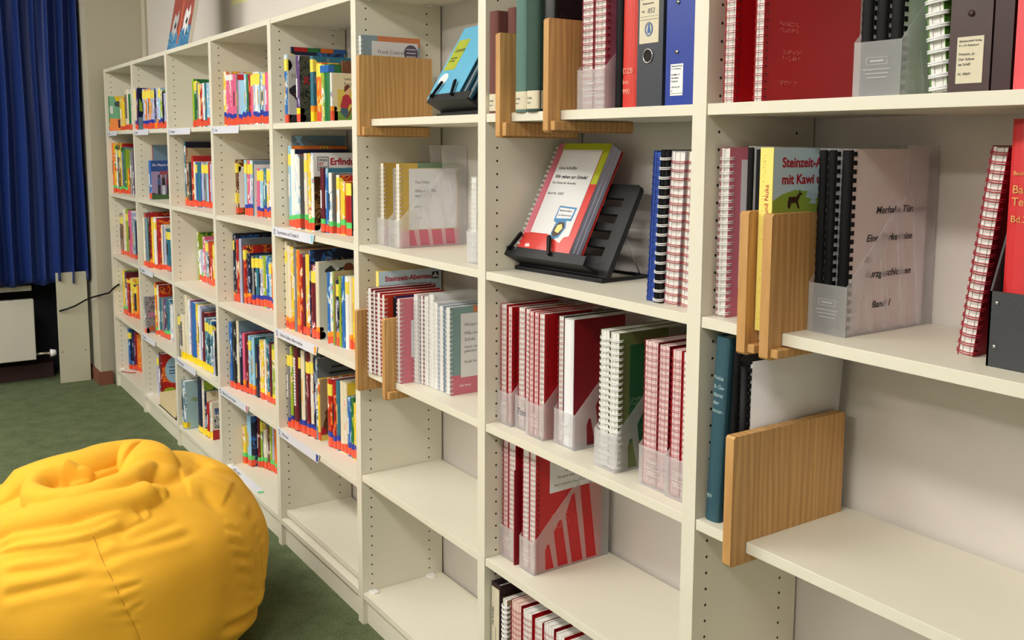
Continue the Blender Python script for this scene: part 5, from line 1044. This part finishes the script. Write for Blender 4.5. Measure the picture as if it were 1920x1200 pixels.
# third shelf of the nearest bookcase
t = cloth_book('blue-green cloth volume leaning right on the nearest third shelf', (5.1800, .018, Z2), .034, .352, .20, mat('petrol_cloth', srgb(44, 84, 98), .7, bump=.3, bscale=700), 0, rot=(0, math.radians(2.6), 0), texts=(('Fields', .272, .010, 'front'), ('& Ge-', .255, .011, 'front'), ('danst', .240, .011, 'front'), ('der', .225, .011, 'front'), ('inner-', .210, .011, 'front'), ('89', .045, .012, 'front')), tm=mat('pale_teal_ink', srgb(176, 200, 204), .5))
comb_book('dark worn folder right of the blue-green cloth volume', (5.2330, .024, Z2), .012, .340, .2, mat('worn_black_card', srgb(42, 40, 38), .7, vary=.3, vscale=40), rot=(0, math.radians(1.5), 0))
bookend('big square wooden bookend on the nearest third shelf', 5.3010, Z2, .196, .038, yf=-.038, yb=.262, batten=0)
def loose_papers():
    t = thing('braille_paper_stack', 'stack of white braille papers curving behind the big wooden bookend', 'paper stack', (5.2560, .030, Z2))
    mb = MB()
    for k in range(4):
        n = 14; vs = []
        for i in range(n + 1):
            s = i / n; z = .004 + (.312 - .006 * k) * s
            for j in range(2):
                y = (.0 if j == 0 else .245 - .03 * (1 - s) ** 3 - .004 * k); vs.append((.018 - .004 * k + .010 * s * s * (.3 if j == 0 else 1), y, z))
        m_ = len(vs); vs += [(x - .0006, y, z) for x, y, z in vs]
        fs = []
        for i in range(n): a = i * 2; fs += [(a, a + 1, a + 3, a + 2), (m_ + a, m_ + a + 2, m_ + a + 3, m_ + a + 1), (a + 1, m_ + a + 1, m_ + a + 3, a + 3), (a, a + 2, m_ + a + 2, m_ + a)]
        mb.add(vs, fs)
    mb.build('sheets', mat('grey_white_paper', srgb(222, 220, 222), .7), t, True)
    mb = MB(); mb.tube([(.008, -.003, .002), (.008, -.003, .305)], .009, 12)
    for i in range(22): mb.box(.016, -.006, .006 + i * .0138, .0192, .006, .0132 + i * .0138)
    mb.build('comb_binding', BLACKP, t, True)
    braille(t, .0262, .03, .262, 11, 9, MATS['grey_white_paper'])
loose_papers()

# ---- extras
t = thing('bookmark_ribbon', 'red ribbon curling over the base board of the far bookcase', 'ribbon', (.13, .02, ZS[4]))
MB().tube([(.08, .055, .006), (.06, .03, .004), (.03, .012, .003), (.0, -.004, .003)], .004, 8, r2=.0022).build('strap', cover_mat('R'), t, True); MB().tube([(.0, -.004, .003), (-.01, -.010, .003)], .005, 8, r2=.0026).build('tip', cover_mat('b'), t, True)
t = thing('book', 'thick book lying flat with cream page edges, base of second bookcase', 'book', (1.04, .012, ZS[4] + .0002))
MB().box(0, 0, 0, .36, .2, .003).build('back_cover', cover_mat('K'), t)
mb = MB(); mb.prism([(.01, .0032), (.33, .0032), (.345, .02), (.345, .052), (.32, .076), (.02, .076), (.004, .05), (.004, .02)], .006, .19, 'xz'); mb.build('page_block', mat('yellowed_pages', srgb(222, 204, 160), .8, bump=.4, bscale=200, vary=.08, vscale=30), t, bevel=.004)
pt = thing('picture_panel', 'unframed painting of white animals leaning on top of the far bookcases', 'painting', (1.38, .035, ZT + .0005), (-math.radians(11), 0, math.radians(0)))
pw, ph_ = .385, .60
MB().box(0, 0, 0, pw, .018, ph_).build('canvas', mat('canvas_edge', srgb(206, 200, 190), .7), pt)
pf = lambda pts, m, y=-.0003: MB().prism(pts, y, y + .0003, 'xz').build('painted_area', m, pt)
pf([(.002, .002), (pw - .002, .002), (pw - .002, ph_ - .002), (.002, ph_ - .002)], art_mat('brick_red_paint', srgb(162, 80, 68), [(.55, srgb(178, 92, 74)), (.62, srgb(140, 70, 66)), (.75, srgb(120, 60, 62))], 6))
pf([(.002, .002), (pw - .002, .002), (pw - .002, .10), (.26, .12), (.17, .07), (.08, .12), (.002, .10)], art_mat('lake_blue_paint', srgb(66, 124, 168), [(.5, srgb(90, 150, 190)), (.6, srgb(48, 90, 120)), (.7, srgb(60, 110, 150))], 14), -.0006)
pf([(.165, .03), (.185, .02), (.205, .08), (.20, .20), (.235, .45), (.21, .58), (.17, .40), (.175, .2), (.18, .12)], art_mat('orange_flame', srgb(206, 110, 72), [(.6, srgb(190, 96, 70)), (.7, srgb(214, 130, 90)), (.8, srgb(150, 80, 60))], 10), -.0008)
for cx, cz, m_ in ((.095, .125, srgb(176, 176, 178)), (.295, .130, srgb(224, 224, 226))):
    mm2 = mat('animal_paint_%d' % int(cx * 100), m_, .6)
    pf([(cx - .05, cz - .045), (cx - .055, cz + .02), (cx - .03, cz + .065), (cx + .01, cz + .04), (cx + .035, cz + .075), (cx + .05, cz + .03), (cx + .03, cz - .01), (cx + .05, cz - .06), (cx + .02, cz - .03), (cx, cz - .075), (cx - .02, cz - .03)], mm2, -.0012)
    pf([(cx - .02, cz - .005), (cx, cz + .02), (cx + .02, cz), (cx + .005, cz - .02)], INK, -.0015)
nt_ = tag(MB().prism([(1.60, 2.228), (1.92, 2.222), (1.925, 2.42), (1.607, 2.43)], WL - .0012, WL - .0004, 'xz').build('yellow_note', mat('pale_yellow_paper', srgb(228, 226, 168), .7)), 'pale yellow paper sheet stuck on the wall above the shelves', 'note')

# ------------------------------------------------------------------ yellow bean bag
import numpy as np
def beanbag():
    cx, cy, R, zc, H, p, q, pb, qb = 3.348, -.692, .472, .197, .352, 1.288, .537, .165, 1.279
    NT, NP = 560, 280
    th = np.linspace(0, 2 * np.pi, NT, endpoint=False); ph = np.linspace(-np.pi / 2 + .004, np.pi / 2 - .004, NP)
    T, Ph = np.meshgrid(th, ph); c = np.abs(np.cos(Ph)); s = np.sin(Ph)
    def surf(T, c, s):
        r = R * np.where(s > 0, c ** p, c ** pb); z = zc + np.where(s > 0, H * np.abs(s) ** q, -zc * np.abs(s) ** qb)
        return np.stack([cx + r * np.cos(T), cy + r * np.sin(T), z], -1)
    V = surf(T, c, s)
    du = (np.roll(V, -1, 1) - np.roll(V, 1, 1)); dv = np.gradient(V, axis=0)
    N = np.cross(du, dv); N /= np.linalg.norm(N, axis=-1, keepdims=True) + 1e-9
    P0 = V.reshape(-1, 3); N0 = N.reshape(-1, 3)
    F = {
    'flap': [[3262, -960, 500], [3274, -843, 544], [3279, -752, 558], [3225, -670, 551], [3215, -600, 545], [3330, -565, 554], [3430, -575, 549]],
    'lip': [[3382, -770, 542], [3354, -826, 535], [3374, -878, 524], [3444, -896, 515], [3514, -864, 511], [3549, -787, 516], [3536, -704, 524], [3491, -634, 531], [3400, -572, 535]],
    'fold2': [[3492, -998, 486], [3539, -923, 504], [3583, -834, 514], [3602, -738, 520], [3599, -666, 522], [3568, -609, 527]],
    'fold3': [[3550, -1006, 466], [3619, -920, 477], [3658, -847, 482], [3669, -788, 488], [3665, -717, 496], [3652, -661, 502]],
    'hollow': [[3427, -851, 526], [3437, -809, 532], [3450, -760, 534]],
    'c3': [[3402, -804, 537], [3405, -737, 544], [3367, -669, 548], [3271, -574, 534]],
    'dimple': [[3686, -711, 486], [3672, -687, 494], [3659, -663, 499]],
    'ridgeR': [[3388, -540, 547], [3277, -437, 518], [3307, -377, 496], [3427, -360, 485]],
    'shoulder': [[3508, -498, 522], [3510, -436, 503], [3541, -370, 464]],
    'creaseR': [[3510, -603, 541], [3515, -540, 530], [3478, -480, 523], [3385, -410, 511]],
    'crease2': [[3590, -590, 512], [3625, -616, 509], [3657, -694, 500], [3673, -746, 491], [3678, -797, 482], [3653, -873, 477], [3606, -947, 472], [3569, -1007, 457]],
    'crease1': [[3521, -588, 536], [3553, -638, 534], [3560, -731, 533], [3550, -814, 527], [3534, -894, 514], [3411, -988, 503]],
    'seam': [[3676, -796, 483], [3713, -789, 462], [3747, -785, 436], [3795, -763, 373], [3816, -736, 294], [3820, -711, 216], [3820, -700, 120], [3812, -694, 10]],
    'w1': [[3749, -785, 434], [3755, -705, 438], [3743, -600, 440], [3724, -536, 438]],
    'w2': [[3637, -1015, 407], [3707, -909, 425], [3741, -790, 440]],
    'w3': [[3668, -1023, 352], [3724, -939, 379], [3771, -815, 397]],
    'w4': [[3608, -1012, 434], [3674, -918, 448], [3721, -813, 451]],
    'w5': [[3702, -740, 476], [3730, -722, 459], [3731, -689, 459], [3711, -620, 467], [3690, -556, 469]],
    'r1': [[3677, -423, 419], [3667, -377, 382]], 'r2': [[3706, -422, 382], [3683, -372, 339]], 'r3': [[3718, -414, 342], [3672, -351, 289]],
    'r4': [[3719, -403, 289], [3663, -340, 231]], 'r5': [[3718, -400, 242], [3651, -331, 177]], 'r6': [[3816, -729, 303], [3817, -696, 308]], 'r7': [[3802, -753, 359], [3805, -699, 362]],
    'r8': [[3761, -473, 145], [3674, -365, 119], [3552, -282, 106]], 'k1': [[3571, -454, 492], [3614, -434, 467]]}
    def smooth(pl, n=10):
        P = np.array(pl, float) / 1000; out = []
        Q = np.vstack([2 * P[0] - P[1], P, 2 * P[-1] - P[-2]])
        for i in range(1, len(Q) - 2):
            for t in np.linspace(0, 1, n, endpoint=False):
                a, b, c_, d_ = Q[i - 1], Q[i], Q[i + 1], Q[i + 2]
                out.append(.5 * ((2 * b) + (-a + c_) * t + (2 * a - 5 * b + 4 * c_ - d_) * t * t + (-a + 3 * b - 3 * c_ + d_) * t ** 3))
        out.append(Q[-2]); return np.array(out)
    def dist(pl):
        """distance to the line, signed side, position along it"""
        S_ = smooth(pl); best = np.full(len(P0), 9.); side = np.zeros(len(P0)); al = np.zeros(len(P0))
        for i in range(len(S_) - 1):
            a, b = S_[i], S_[i + 1]; ab = b - a; L = (ab @ ab) + 1e-12
            t = np.clip(((P0 - a) @ ab) / L, 0, 1); d_ = P0 - (a + t[:, None] * ab); dd = np.linalg.norm(d_, axis=1)
            m = dd < best; best[m] = dd[m]
            cr = np.cross(ab, d_); side[m] = np.sign((cr * N0).sum(1))[m]; al[m] = ((i + t) / (len(S_) - 1))[m]
        return best, side, al
    D = np.zeros(len(P0))
    def lobe(k, A, w, pw=.5, fade=.12):
        d_, s_, a = dist(F[k]); e = np.clip(1 - (d_ / w) ** 2, 0, 1) ** pw
        return A * e * np.clip(np.minimum(a, 1 - a) / fade + .55, 0, 1)
    base = lobe('ridgeR', .022, .11, 1.3) + lobe('shoulder', .020, .10, 1.3)
    D += base
    D = np.maximum(D, lobe('flap', .062, .085, .5) + .3 * D)
    D = np.maximum(D, lobe('lip', .058, .040, .45))
    D = np.maximum(D, lobe('fold2', .050, .050, .45))
    D = np.maximum(D, lobe('fold3', .026, .034, .45))
    def gauss(k, A, w, al=1.5):
        d_, s_, a = dist(F[k]); return A * np.exp(-(d_ / w) ** al)
    D -= gauss('hollow', .034, .024, 2); D -= gauss('dimple', .020, .020, 2)
    D -= gauss('creaseR', .030, .016); D -= gauss('crease2', .036, .0085); D -= gauss('crease1', .034, .008); D -= gauss('c3', .026, .009); D -= gauss('k1', .009, .018, 2)
    for k, A, w in (('w1', .008, .012), ('w2', .009, .014), ('w3', .006, .012), ('w4', .008, .011), ('w5', .008, .013), ('r1', .006, .009), ('r2', .006, .009), ('r3', .007, .010), ('r4', .006, .010), ('r5', .005, .010), ('r6', .004, .006), ('r7', .004, .006), ('r8', .010, .012)):
        d_, s_, a = dist(F[k]); env = np.clip(np.minimum(a, 1 - a) * 6 + .1, 0, 1)
        D += env * (-A * np.exp(-(d_ / w) ** 2) + .6 * A * np.exp(-((d_ - 2.2 * w) / (1.4 * w)) ** 2))
    ds, ss, _ = dist(F['seam']); D -= .0045 * np.exp(-(ds / .0045) ** 2)
    # puckers along the seam
    D += .0022 * np.exp(-(ds / .03) ** 2) * np.sin(P0[:, 2] * 190)
    # further seams around the bag (six gores) and soft random slack
    ang = np.arctan2(P0[:, 1] - cy, P0[:, 0] - cx); a0 = math.atan2(-.711 - cy, 3.82 - cx)
    for k in range(1, 6):
        dd = np.abs((ang - a0 - k * math.pi / 3 + np.pi) % (2 * np.pi) - np.pi) * R; low = np.clip((.50 - P0[:, 2]) / .1, 0, 1)
        D -= .004 * np.exp(-(dd / .005) ** 2) * low; D += .002 * np.exp(-(dd / .03) ** 2) * np.sin(P0[:, 2] * 170 + k) * low
    for (fx, fy, fz, am, phs) in ((9, 5, 7, .006, .3), (14, -11, 9, .004, 1.7), (6, 17, 21, .003, 2.2), (23, 9, -14, .0022, .9), (31, -27, 18, .0012, 4.)):
        D += am * np.sin(P0[:, 0] * fx + P0[:, 1] * fy + P0[:, 2] * fz + phs + 1.3 * np.sin(P0[:, 2] * 8 + P0[:, 0] * 5)) * np.clip(P0[:, 2] / .08, 0, 1)
    V2 = P0 + N0 * D[:, None]
    V2[:, 2] = np.maximum(V2[:, 2], .0012)
    G = V2.reshape(NP, NT, 3)
    # relax a little so that fold edges roll over
    for _ in range(1):
        G[1:-1] = .5 * G[1:-1] + .125 * (G[2:] + G[:-2] + np.roll(G, 1, 1)[1:-1] + np.roll(G, -1, 1)[1:-1])
    me = bpy.data.meshes.new('bean_bag')
    i, j = np.meshgrid(np.arange(NP - 1), np.arange(NT), indexing='ij'); j2 = (j + 1) % NT
    faces = np.stack([i * NT + j, i * NT + j2, (i + 1) * NT + j2, (i + 1) * NT + j], -1).reshape(-1, 4)
    Vf = G.reshape(-1, 3); org = np.array([cx, cy, 0])
    me.vertices.add(len(Vf)); me.vertices.foreach_set('co', (Vf - org).astype('f').ravel())
    caps = [list(range(NT))[::-1], [(NP - 1) * NT + k for k in range(NT)]]
    nl = len(faces) * 4 + 2 * NT
    me.loops.add(nl); me.loops.foreach_set('vertex_index', np.concatenate([faces.ravel(), caps[0], caps[1]]).astype('i'))
    me.polygons.add(len(faces) + 2); st_ = np.concatenate([np.arange(len(faces)) * 4, [len(faces) * 4, len(faces) * 4 + NT]]).astype('i'); me.polygons.foreach_set('loop_start', st_)
    me.polygons.foreach_set('use_smooth', [True] * (len(faces) + 2)); me.update(); me.validate()
    m = mat('yellow_canvas', srgb(238, 178, 50), .8, .25, bump=.25, bscale=700, vary=.05, vscale=5)
    b = m.node_tree.nodes['Principled BSDF']; b.inputs['Sheen Weight'].default_value = .25; b.inputs['Sheen Tint'].default_value = srgb(255, 220, 120)
    me.materials.append(m)
    t = thing('bean_bag', 'large slumped yellow bean bag on the green carpet in front of the shelves', 'bean bag', (cx, cy, 0))
    o = bpy.data.objects.new('canvas_cover', me); COL.objects.link(o); o.parent = t
    # stitched seam cord lying in the groove
    S_ = smooth(F['seam'], 14); pts = []
    for P_ in S_:
        k = ((Vf - P_) ** 2).sum(1).argmin(); pts.append(tuple(Vf[k] - org))
    pts2 = [tuple(np.mean(pts[max(0, k - 2):k + 3], 0)) for k in range(len(pts))]
    MB().tube(pts2, .0016, 6).build('seam', mat('seam_thread', srgb(206, 150, 30), .8), t, True)
beanbag()
